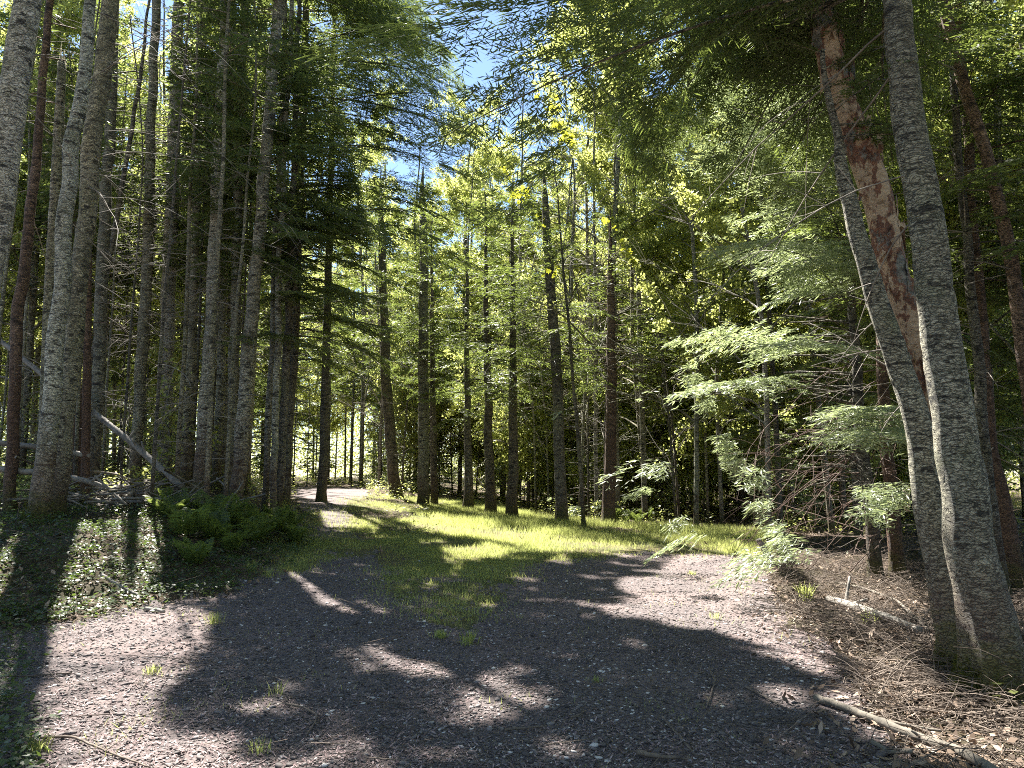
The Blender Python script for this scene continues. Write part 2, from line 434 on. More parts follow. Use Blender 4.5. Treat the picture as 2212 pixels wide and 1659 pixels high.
# ------------------------------------------------------------------ the ground: one sheet cut along its own edges
def build_ground():
    az = np.radians(np.r_[np.linspace(-180, -48, 34)[:-1], np.linspace(-48, 48, 500), np.linspace(48, 180, 34)[1:]])
    r = np.r_[np.geomspace(.4, 3.5, 14)[:-1], np.geomspace(3.5, 45, 330)[:-1], np.geomspace(45, 600, 30)]
    A, RR = np.meshgrid(az, r)
    X, Y = np.sin(A) * RR, np.cos(A) * RR
    zn = zones(X, Y)
    Z = H(X, Y)
    amp = np.where(zn == 1, .007, np.where(zn == 2, .02, .06)) * sm(300, 60, RR)
    Z = Z + (fbm(X * 7, Y * 7, 3) - .5) * amp * 2 + (fbm(X * 1.3, Y * 1.3, 4) - .5) * np.where(zn == 0, .22, .04) * sm(300, 60, RR)
    n, m = X.shape
    V = np.stack([X, Y, Z], -1).reshape(-1, 3)
    i, j = np.meshgrid(np.arange(n - 1), np.arange(m - 1), indexing='ij')
    q = np.stack([i * m + j, i * m + j + 1, (i + 1) * m + j + 1, (i + 1) * m + j], -1).reshape(-1, 4)[:, ::-1]
    zc = zones(V[q].mean(1)[:, 0], V[q].mean(1)[:, 1])
    for k, nm, mt, lab in ((0, 'ground', 'floor', 'brown forest floor of needles and dead leaves under the trees'),
                           (1, 'gravel_track', 'gravel', 'grey gravel track with patches of sun and shade'),
                           (2, 'meadow', 'meadow', 'soil of the grassy clearing and grass strip along the track')):
        f = q[zc == k]
        used, inv = np.unique(f, return_inverse=True)
        mass(nm, new_mesh(nm, V[used], inv, 4, M[mt], smooth=True), 'structure', lab, 'ground')
    # the disc right under the camera
    th = np.linspace(0, 2 * PI, 25)[:-1]
build_ground()

def scatter(n, r0, r1, a0, a1, zone=None, keep=None):
    """points on the ground, evenly spread over the angle and the log of the distance"""
    a = np.radians(R.uniform(a0, a1, n)); r = np.exp(R.uniform(math.log(r0), math.log(r1), n))
    x, y = np.sin(a) * r, np.cos(a) * r
    m = np.ones(n, bool)
    if zone is not None: m &= np.isin(zones(x, y), zone)
    if keep is not None: m &= keep(x, y)
    x, y = x[m], y[m]
    return np.stack([x, y, H(x, y)], 1)

# gravel stones
def build_stones():
    P = scatter(120000, 3.6, 17, -40, 40, [1], lambda x, y: fbm(x * 1.1, y * 1.1, 14) + R.random(len(x)) * .4 > .42)
    t = (1 + 5 ** .5) / 2
    ico = unit(np.array([(-1, t, 0), (1, t, 0), (-1, -t, 0), (1, -t, 0), (0, -1, t), (0, 1, t), (0, -1, -t), (0, 1, -t), (t, 0, -1), (t, 0, 1), (-t, 0, -1), (-t, 0, 1)], float))
    fc = np.array([(0, 11, 5), (0, 5, 1), (0, 1, 7), (0, 7, 10), (0, 10, 11), (1, 5, 9), (5, 11, 4), (11, 10, 2), (10, 7, 6), (7, 1, 8), (3, 9, 4), (3, 4, 2), (3, 2, 6), (3, 6, 8), (3, 8, 9),
                   (4, 9, 5), (2, 4, 11), (6, 2, 10), (8, 6, 7), (9, 8, 1)])
    n = len(P)
    s = .0045 + R.gamma(1.6, .0032, n)
    s = np.minimum(s, .04)
    sc = np.stack([s * R.uniform(.9, 1.6, n), s * R.uniform(.7, 1.1, n), s * R.uniform(.25, .55, n)], 1)
    V = ico[None] * sc[:, None] * R.uniform(.82, 1.15, (n, 12, 1))
    a = R.uniform(0, 2 * PI, n); c, s_ = np.cos(a)[:, None], np.sin(a)[:, None]
    x, y = V[..., 0] * c - V[..., 1] * s_, V[..., 0] * s_ + V[..., 1] * c
    tilt = R.normal(0, .25, n)[:, None]
    z = V[..., 2] + x * tilt
    Z0 = (fbm(P[:, 0] * 7, P[:, 1] * 7, 3) - .5) * .014 + (fbm(P[:, 0] * 1.3, P[:, 1] * 1.3, 4) - .5) * .04
    V = np.stack([x + P[:, :1], y + P[:, 1:2], z + (P[:, 2] + Z0 + sc[:, 2] * .35)[:, None]], -1)
    f = (fc[None] + (np.arange(n) * 12)[:, None, None]).reshape(-1)
    tone = np.where(R.random(n) < .05, 1.0, np.clip(R.normal(.42, .2, n), 0, .88))
    mass('gravel', new_mesh('gravel', V, f, 3, M['stone'], np.repeat(tone, 20), True), 'stuff', 'loose grey gravel stones on the track', 'gravel')
build_stones()

def flat_faces(P, ln, wd, tilt, rng, lift=.004):
    n = len(P)
    a = rng.uniform(0, 2 * PI, n)
    d = np.stack([np.cos(a), np.sin(a), rng.normal(0, tilt, n)], 1) * ln[:, None]
    nn = unit(np.stack([rng.normal(0, tilt, n), rng.normal(0, tilt, n), np.ones(n)], 1))
    s = unit(np.cross(d, nn)) * (wd / 2)[:, None]
    b = P + np.array([0, 0, 1]) * (lift + np.abs(d[:, 2]) * .5)[:, None] - d / 2
    return np.stack([b, b + d * .45 + s, b + d, b + d * .55 - s], 1)

def zmicro(P, amp1, amp2):
    P = P.copy()
    P[:, 2] += (fbm(P[:, 0] * 7, P[:, 1] * 7, 3) - .5) * amp1 * 2 + (fbm(P[:, 0] * 1.3, P[:, 1] * 1.3, 4) - .5) * amp2
    return P

P = zmicro(scatter(80000, 3.6, 16, -40, 40, [1], lambda x, y: fbm(x * 1.1, y * 1.1, 14) + R.random(len(x)) * .35 < .72), .007, .04)
n = len(P)
mass('needle_litter', faces_mesh('needle_litter', flat_faces(P, R.uniform(.012, .05, n), R.uniform(.003, .014, n), .3, R, .006), M['chip'], R.random(n)),
     'stuff', 'brown needles and bark chips strewn over the gravel', 'litter')
def right_floor(x, y):
    return (x > 1.6) | (y > 18)
P = zmicro(scatter(42000, 3.8, 30, -42, 46, [0], lambda x, y: (x > 0) | (R.random(len(x)) < .55)), .06, .22)
P2 = scatter(26000, 3.8, 16, -42, 40, [1])
j = R.normal(0, .38, (len(P2), 2))
P = np.concatenate([P, zmicro(P2[zones(P2[:, 0] + j[:, 0], P2[:, 1] + j[:, 1]) == 0], .007, .04)])
n = len(P)
mass('leaf_litter', faces_mesh('leaf_litter', flat_faces(P, R.uniform(.03, .09, n), R.uniform(.02, .05, n), .45, R, .012), M['deadleaf'], R.random(n)),
     'stuff', 'tan dead leaves lying on the forest floor', 'leaf litter')

# brushwood: fine dead twigs on the right bank and under the left trees
def build_brush():
    T = Tubes()
    P = zmicro(np.concatenate([scatter(5200, 4.2, 16, 12, 42, [0]), scatter(1500, 9, 22, -42, -10, [0]), scatter(500, 4, 14, -35, 35, [1])]), .06, .22)
    for p in P:
        L = R.uniform(.1, .6) * (1.3 if R.random() < .15 else 1)
        a = R.uniform(0, 2 * PI); e = abs(R.normal(0, .16))
        d = np.array([math.cos(a), math.sin(a), e]); sd = np.array([-d[1], d[0], 0]) * R.normal(0, .12)
        t = np.linspace(-.5, .5, 4)[:, None]
        T.add(p + [0, 0, .012 + e * L * .5] + d * L * t + sd * L * (t * t * 4 - 1) * .3, np.linspace(1, .5, 4) * R.uniform(.0022, .0055), 3)
    P = zmicro(scatter(6500, 6.0, 15, 14, 38, [0]), .06, .22)
    for p in P:
        L = R.uniform(.15, .7); a = R.uniform(0, 2 * PI); e = abs(R.normal(.1, .5))
        t = np.linspace(0, 1, 5)[:, None]
        d = np.array([math.cos(a), math.sin(a), e]); sd = np.array([-d[1], d[0], 0]) * R.normal(0, .35)
        T.add(p + [0, 0, .01] + d * L * t + sd * L * t * t - np.array([0, 0, e * .5 * L]) * t * t, np.linspace(1, .4, 5) * R.uniform(.002, .0055) * (1.7 if R.random() < .12 else 1), 3)
    mass('brushwood', T.mesh('brushwood', M['twig']), 'stuff', 'fine dry twigs littering the forest floor beside the track', 'brushwood')
build_brush()

# grass
def blades(P, h, w, rng, lean=.35):
    n = len(P)
    a = rng.uniform(0, 2 * PI, n)
    s = np.stack([np.cos(a), np.sin(a), np.zeros(n)], 1) * (w / 2)[:, None]
    tip = P + np.stack([rng.normal(0, lean, n) * h, rng.normal(0, lean, n) * h, h], 1)
    return np.stack([P - s, P + s, tip], 1)
def build_grass():
    Ps = []
    a = np.radians(R.uniform(-20, 36, 1300000)); r = np.sqrt(R.uniform(8.0 ** 2, 34 ** 2, 1300000))
    x, y = np.sin(a) * r, np.cos(a) * r
    u, v = project(x, y, H(x, y))
    zz = zones(x + R.normal(0, .22, len(x)), y + R.normal(0, .35, len(y)))
    dens = np.clip(fbm(x * .9, y * .9, 51) * 2.4 - .72, .1, 1)
    sp = inpoly(u, v, poly((640, 1050), (1000, 1075), (900, 1110), (640, 1110)))
    dens = np.where(sp, dens * .6, dens)
    m = (zz == 2) & (R.random(len(x)) < dens)
    x, y = x[m], y[m]
    far = sm(14, 19, y) * sm(-3, 0, x)
    P = zmicro(np.stack([x, y, H(x, y)], 1), .02, .04)
    h = R.uniform(.03, .09, len(x)) + far * R.uniform(.02, .14, len(x)) * (.4 + 1.2 * fbm(x * .8, y * .8, 55))
    Q = blades(P, h, R.uniform(.006, .011, len(x)), R)
    P2 = zmicro(scatter(9000, 4, 15, -38, 34, [1], lambda x, y: fbm(x * 1.6, y * 1.6, 61) > .62), .012, .04)
    Q2 = blades(P2, R.uniform(.02, .06, len(P2)), R.uniform(.003, .006, len(P2)), R, .5)
    tone = np.r_[np.clip(fbm(x * 1.2, y * 1.2, 71) * 1.3 - .2 + R.normal(0, .18, len(x)), 0, 1), R.uniform(.3, 1, len(Q2))]
    mass('grass', faces_mesh('grass', np.concatenate([Q, Q2]), M['grass'], tone), 'stuff', 'bright green grass of the clearing and of the strip between the wheel tracks', 'grass')
build_grass()

# low leafy ground cover on the left bank
COVER = poly((-200, 1130), (40, 1110), (200, 1085), (420, 1090), (520, 1100), (640, 1080), (660, 1180), (560, 1240), (470, 1280), (330, 1300), (180, 1330), (90, 1370), (60, 1700), (-200, 1700))
def rosettes(P, nl, l0, l1, wr, h, rng):
    n = len(P)
    k = np.repeat(np.arange(n), nl)
    a = rng.uniform(0, 2 * PI, len(k)); ln = rng.uniform(l0, l1, len(k))
    b = P[k] + np.stack([rng.normal(0, .035, len(k)), rng.normal(0, .035, len(k)), rng.uniform(.2, 1, len(k)) * h[k]], 1)
    d = np.stack([np.cos(a), np.sin(a), rng.normal(.05, .3, len(k))], 1) * ln[:, None]
    nn = unit(np.stack([rng.normal(0, .4, len(k)), rng.normal(0, .4, len(k)), np.ones(len(k))], 1))
    s = unit(np.cross(d, nn)) * (ln * wr / 2)[:, None]
    return np.stack([b, b + d * .3 + s * .85, b + d * .62 + s * .8, b + d, b + d * .62 - s * .8, b + d * .3 - s * .85], 1)
def build_cover():
    def inside(x, y):
        u, v = project(x, y, H(x, y))
        n = fbm(x * 1.4, y * 1.4, 81)
        return inpoly(u + (n - .5) * 60 + R.normal(0, 9, len(x)), v + (n - .5) * 30 + R.normal(0, 7, len(x)), COVER) & (n + R.random(len(x)) * .3 > .38)
    P = scatter(26000, 5, 18, -44, -8, None, inside)
    P = zmicro(P[np.isin(zones(P[:, 0], P[:, 1]), [0, 2]) | (R.random(len(P)) < .35)], .06, .22)
    Q = rosettes(P, 5, .022, .06, .6, R.uniform(.03, .1, len(P)) + .22 * fbm(P[:, 0] * 1.3, P[:, 1] * 1.3, 88) ** 2, R)
    mass('ground_cover', faces_mesh('ground_cover', Q, M['cover'], R.random(len(Q))), 'stuff', 'low glossy leafy plants carpeting the left bank', 'ground cover')
    P = zmicro(scatter(13000, 15, 60, -38, 34, [0], lambda x, y: (fbm(x * .5, y * .5, 33) > .42) & ((y > 19) | (x < 0))), .06, .22)
    Q = rosettes(P, 9, .035, .10, .5, R.uniform(.1, .6, len(P)), R)
    mass('undergrowth', faces_mesh('undergrowth', Q, M['broad'], R.random(len(Q))), 'stuff', 'knee-high green undergrowth between the trunks beyond the clearing', 'undergrowth')
build_cover()

# ------------------------------------------------------------------ tree building blocks
def spray(L, sp, subsp, rng, wid=.022, sublen=.13):
    """a flat fir branch along +x: side twigs with their own side shoots, as little ribbons"""
    P, D, Wd = [], [], []
    for side in (1, -1):
        for si in np.arange(.12 * L, L * .97, sp):
            si = si + rng.uniform(-.4, .4) * sp
            f = min(max(si / L, .02), .99)
            l = min(1.0, L * .36 * min(1, f / .22) * (1 - f) ** .7 + .07) * rng.uniform(.65, 1.15)
            an = math.radians(rng.uniform(42, 66))
            d = np.array([math.cos(an), side * math.sin(an), rng.normal(0, .10)])
            n = max(2, int(l / subsp))
            t = np.linspace(0, 1, n + 1)
            pts = np.array([si, 0, 0]) + d * l * t[:, None]
            pts[:, 2] -= .16 * (l * t) ** 1.6
            pts += rng.normal(0, .006, pts.shape)
            P.append(pts[:-1]); D.append(np.diff(pts, axis=0) * 1.25); Wd.append(np.full(n, wid))
            for ss in (1, -1):
                a2 = an * side + ss * math.radians(48) + rng.normal(0, .15, n)
                sl = np.minimum(sublen, .5 * l * (1 - t[:-1])) * rng.uniform(.7, 1.2, n) + .025
                P.append(pts[:-1] + rng.uniform(0, 1, (n, 1)) * np.diff(pts, axis=0))
                D.append(np.stack([np.cos(a2), np.sin(a2), rng.normal(-.1, .2, n)], 1) * sl[:, None]); Wd.append(np.full(n, wid))
    t = np.arange(.55 * L, L, .1)
    P.append(np.stack([t, t * 0, t * 0], 1)); D.append(np.tile([.13, 0, 0], (len(t), 1))); Wd.append(np.full(len(t), wid * 1.2))
    return L, np.concatenate(P), np.concatenate(D), np.concatenate(Wd)

LIB_NEAR = [spray(L, .06, .05, R, .016, .09) for L in (1.3, 2.2, 3.1, 3.9, 4.6)]
LIB_MID = [spray(L, .085, .075, R, .026, .14) for L in (1.2, 1.9, 2.6, 3.2, 3.8)]
LIB_FAR = [spray(L, .13, .12, R, .045, .2) for L in (1.0, 1.7, 2.5)]

def place_spray(lib, L, o, phi, rise, droop, rng, roll=0):
    k = int(np.argmin([abs(s[0] - L) + rng.uniform(0, .5) for s in lib]))
    L0, P, D, Wd = lib[k]
    sc = L / L0
    ca, sa = math.cos(phi), math.sin(phi)
    cr, sr = math.cos(roll), math.sin(roll)
    bend = rng.normal(0, .06)
    def f(q):
        x, y, z = q[:, 0] * sc, q[:, 1] * sc, q[:, 2] * sc
        y, z = y * cr - z * sr, y * sr + z * cr
        z = z + rise * x - droop * x * x / L - .05 * np.abs(y)
        y = y + bend * x * x
        return np.stack([o[0] + x * ca - y * sa, o[1] + x * sa + y * ca, o[2] + z], 1)
    a, b = f(P), f(P + D)
    xs = np.linspace(0, L0 * .96, 9)
    ax = f(np.stack([xs, xs * 0, xs * 0], 1))
    return a, b - a, Wd * (.8 + .2 * sc), ax, P[:, 0] / L0

def dead_branch(o, phi, L, rise, droop, rng, r0=.011, twigs=5):
    T = Tubes()
    x = np.linspace(0, L, 9)
    wig = np.cumsum(np.cumsum(rng.normal(0, .012, 9))) * L * .7
    z = rise * x - droop * x * x / L + np.cumsum(np.cumsum(rng.normal(0, .012, 9))) * L * .6
    p = np.stack([o[0] + x * math.cos(phi) - wig * math.sin(phi), o[1] + x * math.sin(phi) + wig * math.cos(phi), o[2] + z], 1)
    T.add(p, np.linspace(r0, r0 * .3, 9), 5)
    for _ in range(twigs):
        k = rng.integers(2, 8); l = L * rng.uniform(.12, .38); a = phi + rng.choice([-1, 1]) * rng.uniform(.5, 1.0)
        y = np.linspace(0, l, 5)
        e = rng.normal(-.1, .45); cu = rng.normal(.2, .7)
        q = p[k] + np.stack([y * math.cos(a), y * math.sin(a), y * e - cu * y * y], 1)
        T.add(q, np.linspace(r0 * .5, r0 * .18, 5), 3)
    return T

def trunk_flare(r, lobes=5, amt=.55, ph=0):
    def f(pts, th):
        h = np.maximum(pts[:, 2], 0)[:, None]
        return (1 + amt * np.exp(-h / (r * 1.9)) * (.75 + .5 * np.cos(lobes * th[None] + ph))) * (1 + .07 * (fbm(h * 2.2 / .5 + ph * 3, np.cos(th[None]) * 1.2 + 7 + np.sin(th[None]), 3) - .5) + .05 * (vnoise(h * 9 + ph, np.cos(th[None]) * 2.2 + 3 + 2 * np.sin(th[None]), 5) - .5))
    return f

def fir_parts(path, rad, hc, Lmax, nb, lib, rng, base, prune=True, low_az=None, low_h=0, droop=.22, mats=('bark_grey', 'fir'), sides=14, keep=.95, wood=True, prof=.7, step=.16, extra=(), gap=1.0, limb=1.0, bare=.18, twigs=True):
    """trunk with its branch wood, and crown; path is local to the base"""
    pts, rr = resample(path, rad, step)
    T = Tubes()
    wv = rng.normal(0, .004, pts.shape); wv[:, 2] = 0
    for _ in range(3): wv[1:-1] = (wv[:-2] + wv[1:-1] + wv[2:]) / 2
    pts = pts + wv * 2
    T.add(pts, rr, sides, .018, rng, trunk_flare(rr[0], int(rng.integers(4, 7)), .4, rng.uniform(0, 6)))
    Ht = pts[-1, 2]
    A, B, C = [], [], []
    for i in range(nb + len(extra)):
        h = hc + (Ht - hc) * ((min(i, nb - 1) + rng.uniform(0, 1)) / nb) ** 1.15 * .98
        f = (h - hc) / (Ht - hc)
        L = Lmax * (1 - f) ** prof * min(1, .6 + f * 2.5) * rng.uniform(.72, 1.12) + .25
        o = np.array([np.interp(h, pts[:, 2], pts[:, k]) for k in range(3)])
        phi = rng.uniform(0, 2 * PI)
        if low_az and h < low_h: phi = rng.uniform(*low_az)
        lb = lib
        if i >= nb:
            h, phi, L = extra[i - nb]; f = .15; lb = LIB_NEAR
            o = np.array([np.interp(h, pts[:, 2], pts[:, k]) for k in range(3)])
        a, d, w, ax, fr = place_spray(lb, L, o, phi, rng.normal(.05 + .35 * f, .08), droop * (1.2 - f) * rng.uniform(.6, 1.4), rng, rng.normal(0, .12))
        kk = np.ones(len(a), bool)
        if prune: kk = ~(sunlit_gap(a + base) & (rng.random(len(a)) < gap))
        kk &= rng.random(len(a)) < keep
        inner = fr < bare * rng.uniform(.6, 1.4) + rng.normal(0, .06, len(a))
        if twigs:                                    # dead inner twigs without needles
            tk = inner & kk & (rng.random(len(a)) < .5)
            if tk.any():
                q = ribbons(a[tk], d[tk] * 1.1, np.full(tk.sum(), .005), rng).reshape(-1, 3)
                T.V.append(q); T.Fc.append(np.arange(len(q)).reshape(-1, 4) + T.n); T.n += len(q)
        kk &= ~inner
        A.append(a[kk]); B.append(d[kk]); C.append(w[kk])
        if wood:
            kx = np.ones(9, bool)
            if prune: kx = ~sunlit_gap(ax + base)
            m = 9 if kx.all() else max(3, int(np.argmin(kx)))
            T.add(ax[:m], np.linspace(.007 + .0045 * L, .004, 9)[:m] * limb, 4)
    A, B, C = np.concatenate(A), np.concatenate(B), np.concatenate(C)
    Q = ribbons(A, B, C, rng)
    tone = np.clip(.5 + rng.normal(0, .22, len(Q)), 0, 1)
    return T.mesh('trunk', M[mats[0]]), faces_mesh('crown', Q, M[mats[1]], tone)

def leaf_quads(P, size, rng, flat=.8, shape=4):
    n = len(P)
    nn = unit(rng.normal(0, 1, (n, 3)) + np.array([0, 0, flat]))
    d = unit(np.cross(nn, rng.normal(0, 1, (n, 3)))); s = np.cross(nn, d)
    L = (size * rng.uniform(.65, 1.25, n))[:, None]
    if shape == 4:
        return np.stack([P, P + d * L * .45 + s * L * .36, P + d * L, P + d * L * .45 - s * L * .36], 1)
    prof = [(0, 0), (.02, .3), (.3, .28), (.33, .55), (.55, .3), (.72, .34), (1, 0), (.72, -.34), (.55, -.3), (.33, -.55), (.3, -.28), (.02, -.3)]
    return np.stack([P + d * L * a + s * L * b - nn * L * abs(b) * .15 for a, b in prof], 1)

def broad_parts(path, rad, hc, spread, nl, rng, base, size=.085, prune=False, mats=('bark_birch', 'broad'), nlimb=16, sides=8, az=None, shape=4, per=7, wander=1.0):
    pts, rr = resample(path, rad, .25)
    T = Tubes()
    wv = np.cumsum(rng.normal(0, .02, pts.shape), 0); wv[:, 2] = 0; wv *= np.linspace(0, wander, len(pts))[:, None]
    pts = pts + wv
    T.add(pts, rr, sides, .02, rng, trunk_flare(rr[0]))
    Ht = pts[-1, 2]
    ends = []
    for i in range(nlimb):
        h = hc + (Ht - hc) * (i + rng.uniform(0, 1)) / nlimb
        f = (h - hc) / (Ht - hc)
        o = np.array([np.interp(h, pts[:, 2], pts[:, k]) for k in range(3)])
        L = spread * (1.05 - .65 * f) * rng.uniform(.6, 1.2)
        phi = rng.uniform(*az) if az else rng.uniform(0, 2 * PI)
        up = rng.uniform(.35, 1.2)
        x = np.linspace(0, L, 6)
        p = o + np.stack([x * math.cos(phi), x * math.sin(phi), x * up - .10 * x * x], 1) + np.cumsum(rng.normal(0, .05, (6, 3)), 0)
        p[0] = o
        r0 = max(.012, np.interp(h, pts[:, 2], rr) * .42)
        T.add(p, np.linspace(r0, r0 * .3, 6), 5)
        for j in range(per):
            k = rng.uniform(.8, 5); q0 = np.array([np.interp(k, np.arange(6), p[:, c]) for c in range(3)])
            l = L * rng.uniform(.2, .5); a = phi + rng.normal(0, .9)
            y = np.linspace(0, l, 4)
            q = q0 + np.stack([y * math.cos(a), y * math.sin(a), y * rng.uniform(-.25, .8) - .08 * y * y], 1)
            T.add(q, np.linspace(r0 * .35, .003, 4), 3)
            for _ in range(3):
                kk = rng.uniform(.6, 3); e0 = np.array([np.interp(kk, np.arange(4), q[:, c]) for c in range(3)])
                e1 = e0 + rng.normal(0, .3, 3) + np.array([math.cos(a), math.sin(a), 0]) * rng.uniform(.1, .45)
                ends.append((e0, e1))
    E0, E1 = np.array([e[0] for e in ends]), np.array([e[1] for e in ends])
    k = rng.integers(0, len(E0), nl); t = rng.uniform(0, 1, (nl, 1))
    P = E0[k] * (1 - t) + E1[k] * t + rng.normal(0, .07, (nl, 3))
    if prune: P = P[~sunlit_gap(P + base)]
    Q = leaf_quads(P, size, rng, .7, shape)
    return T.mesh('trunk', M[mats[0]]), faces_mesh('crown', Q, M[mats[1]], np.clip(rng.normal(.5, .25, len(Q)), 0, 1))

# ------------------------------------------------------------------ the trees one can tell apart
def trunk_path(Y, pts, Ht, top_r=.02, yshift=0):
    """pixel outline of a trunk (u, v, width) at distance Y -> local path; the foot stands on the ground"""
    q = np.array([at(u, v, Y) for u, v, w in pts]); r = np.array([w for _, _, w in pts]) * Y / F / 2
    order = np.argsort(q[:, 2]); q, r = q[order], r[order]
    g = float(H(q[0, 0], Y))
    d0 = (q[1] - q[0]) / max(q[1, 2] - q[0, 2], .1)
    base = q[0] + d0 * (g - .06 - q[0, 2]); base[1] = Y
    m = q[:, 2] > g + .25
    q, r = np.r_[base[None], q[m]], np.r_[r[0], r[m]]
    d = (q[-1] - q[-2]) / (q[-1, 2] - q[-2, 2])
    top = base[2] + Ht
    if top > q[-1, 2] + .5:
        d[:2] *= .6
        q = np.r_[q, (q[-1] + d * (top - q[-1, 2]))[None]]; r = np.r_[r, top_r]
    b = base + [0, 0, .06]
    return b, q - b, r

def high(n, h0, h1, L0, L1, a0=-.9, a1=.7):  # long boughs above the view, added to cast shade on the foreground
    return [(R.uniform(h0, h1), R.uniform(a0, a1), R.uniform(L0, L1)) for _ in range(n)]

def near_fir(name, label, Y, pts, Ht, hc, Lmax, nb, barkm='bark_grey', dead=0, dead_az=None, dead_h=(1.0, 8), dead_L=(.5, 1.8), lib=None, needles='fir', group=None, cat='tree', crown_label=None, dmat='dead_wood', top_r=.02, **kw):
    b, path, rad = trunk_path(Y, pts, Ht, top_r)
    root = empty(name, label, cat, b, group)
    tm, cm = fir_parts(path, rad, hc, Lmax, nb, lib or LIB_MID, R, b, mats=(barkm, needles), **kw)
    part('trunk', tm, root)
    part('crown', cm, root, crown_label)
    for i in range(dead):
        h = R.uniform(*dead_h)
        o = np.array([np.interp(h, path[:, 2], path[:, k]) for k in range(3)])
        phi = R.uniform(*dead_az) if dead_az else R.uniform(0, 2 * PI)
        part('dead_branch', dead_branch(o, phi, R.uniform(*dead_L), R.normal(.0, .38), R.uniform(.0, .6), R, R.uniform(.005, .011), int(R.integers(4, 10))).mesh('dead_branch', M[dmat]), root)
    return root, path

def snag(name, label, Y, pts, barkm, jag=True, dead=0):
    q = np.array([at(u, v, Y) for u, v, w in pts]); r = np.array([w for _, _, w in pts]) * Y / F / 2
    o = np.argsort(q[:, 2]); q, r = q[o], r[o]
    q[0, 2] = float(H(q[0, 0], Y)) - .05
    b = q[0].copy(); q = q - b
    root = empty(name, label, 'dead tree', b)
    T = Tubes()
    p, rr = resample(q, r, .15)
    T.add(p, rr, 12, .03, R, trunk_flare(rr[0]))
    if jag:
        for k in range(5):
            a = R.uniform(0, 2 * PI); c = p[-1] + np.array([math.cos(a), math.sin(a), 0]) * rr[-1] * .55
            T.add(c + np.array([[0, 0, -.1], [R.normal(0, .015), R.normal(0, .015), R.uniform(.08, .4)]]), [rr[-1] * .4, .004], 5)
    part('trunk', T.mesh('trunk', M[barkm]), root)
    for i in range(dead):
        h = R.uniform(.25, .95) * p[-1, 2]
        oo = np.array([np.interp(h, p[:, 2], p[:, k]) for k in range(3)])
        part('dead_branch', dead_branch(oo, R.uniform(0, 2 * PI), R.uniform(.3, .9), R.normal(.1, .3), R.uniform(0, .5), R, .007, 3).mesh('dead_branch', M['dead_red']), root)
    return root

# left of the track
near_fir('fir_tree', 'big pale grey trunk leaning in at the left edge of the photo', 7.6, [(-62, 600, 32), (-5, 217, 28), (4, 163, 27), (19, 72, 27), (28, 0, 25)], 17, 9.5, 2.2, 26, 'bark_birch', 5, (-.6, 1.2), (4.5, 8))
near_fir('fir_tree', 'grey trunk with rusty lower bark and mossy foot, front of the touching pair at left', 11.4, [(38, 528, 19), (61, 300, 16), (72, 145, 15), (84, 72, 13), (90, 0, 11)], 19, 9.8, 2.0, 30, 'bark_grey', 12, (-.9, 1.2), (4, 10), (.8, 2.6))
near_fir('fir_tree', 'thick olive grey trunk standing just behind the rusty footed one at left', 12.0, [(57, 510, 16), (78, 300, 17), (92, 145, 18), (102, 72, 18), (111, 0, 17)], 20, 10.5, 2.2, 32, 'bark_olive', 16, (-.9, .9), (3, 10.5), (1.0, 3.6))
snag('snapped_tree', 'dead trunk snapped off high up with splintered top, behind the left pair', 13.2, [(43, 500, 12), (49, 300, 10), (58, 145, 10), (62, 62, 8)], 'bark_olive', True, 5)
near_fir('fir_tree', 'slim trunk with red brown lower half at the far left, behind the big leaning trunk', 12.8, [(10, 500, 11), (18, 300, 11), (22, 290, 11), (36, 163, 9), (50, 0, 7)], 16, 7, 1.8, 26, 'bark_red', 8, None, (2, 7))
near_fir('fir_tree', 'mottled grey trunk seen just right of the touching pair, behind the red snag', 15.0, [(92, 485, 13), (101, 300, 12), (108, 163, 11), (116, 0, 9)], 18, 6.5, 2.1, 44, 'bark_olive', 12, None, (2, 8))
snag('snapped_tree', 'thin red brown dead trunk without bark, next to the touching pair', 13.4, [(86, 492, 8), (87, 380, 8), (88, 285, 7), (89, 255, 6)], 'bark_red', True, 3)
snag('snapped_tree', 'short stout red brown dead trunk between the touching pair and the thin red one', 14.2, [(75, 492, 14), (77, 430, 12), (79, 395, 10)], 'bark_red', True, 4)
near_fir('fir_tree', 'mottled trunk with many bare twigs behind the long leaning dead log', 17.2, [(134, 470, 12), (146, 300, 11), (154, 54, 9), (157, 0, 9)], 13, 5.5, 2.2, 40, 'bark_olive', 14, None, (2, 8))
near_fir('fir_tree', 'bluish grey trunk, palest and widest of those behind the brush pile', 17.6, [(163, 475, 15), (166, 380, 14), (168, 300, 14), (177, 50, 12), (179, 0, 11)], 13.5, 6, 2.4, 40, 'bark_birch', 12, None, (2, 8))
near_fir('fir_tree', 'dark trunk with a rusty bare patch, left of the trunk that rises from the ferns', 16.8, [(185, 490, 11), (190, 380, 11), (194, 267, 9), (198, 120, 8)], 18, 5, 2.2, 46, 'bark_olive', 8, None, (2, 7))
near_fir('fir_tree', 'straight mottled grey trunk rising from the middle of the ferns', 15.4, [(200, 492, 14), (206, 400, 14), (213, 300, 13), (220, 127, 12), (226, 0, 10)], 22, 5.0, 2.7, 64, 'bark_grey', 10, None, (2.5, 7), extra=high(20, 13.5, 20, 2.6, 4.2))
near_fir('fir_tree', 'slim dark trunk half hidden behind the one in the ferns', 18.2, [(217, 470, 9), (220, 380, 9), (224, 267, 8), (231, 60, 7)], 19, 5, 2.3, 50, 'bark_olive', 6, None, (2, 6))
near_fir('fir_tree', 'dark blotched trunk between the fern trunk and the ringed pale trunk', 17.0, [(230, 484, 11), (234, 380, 11), (237, 267, 10), (243, 60, 9)], 20, 5, 2.5, 54, 'bark_olive', 8, None, (2, 6))
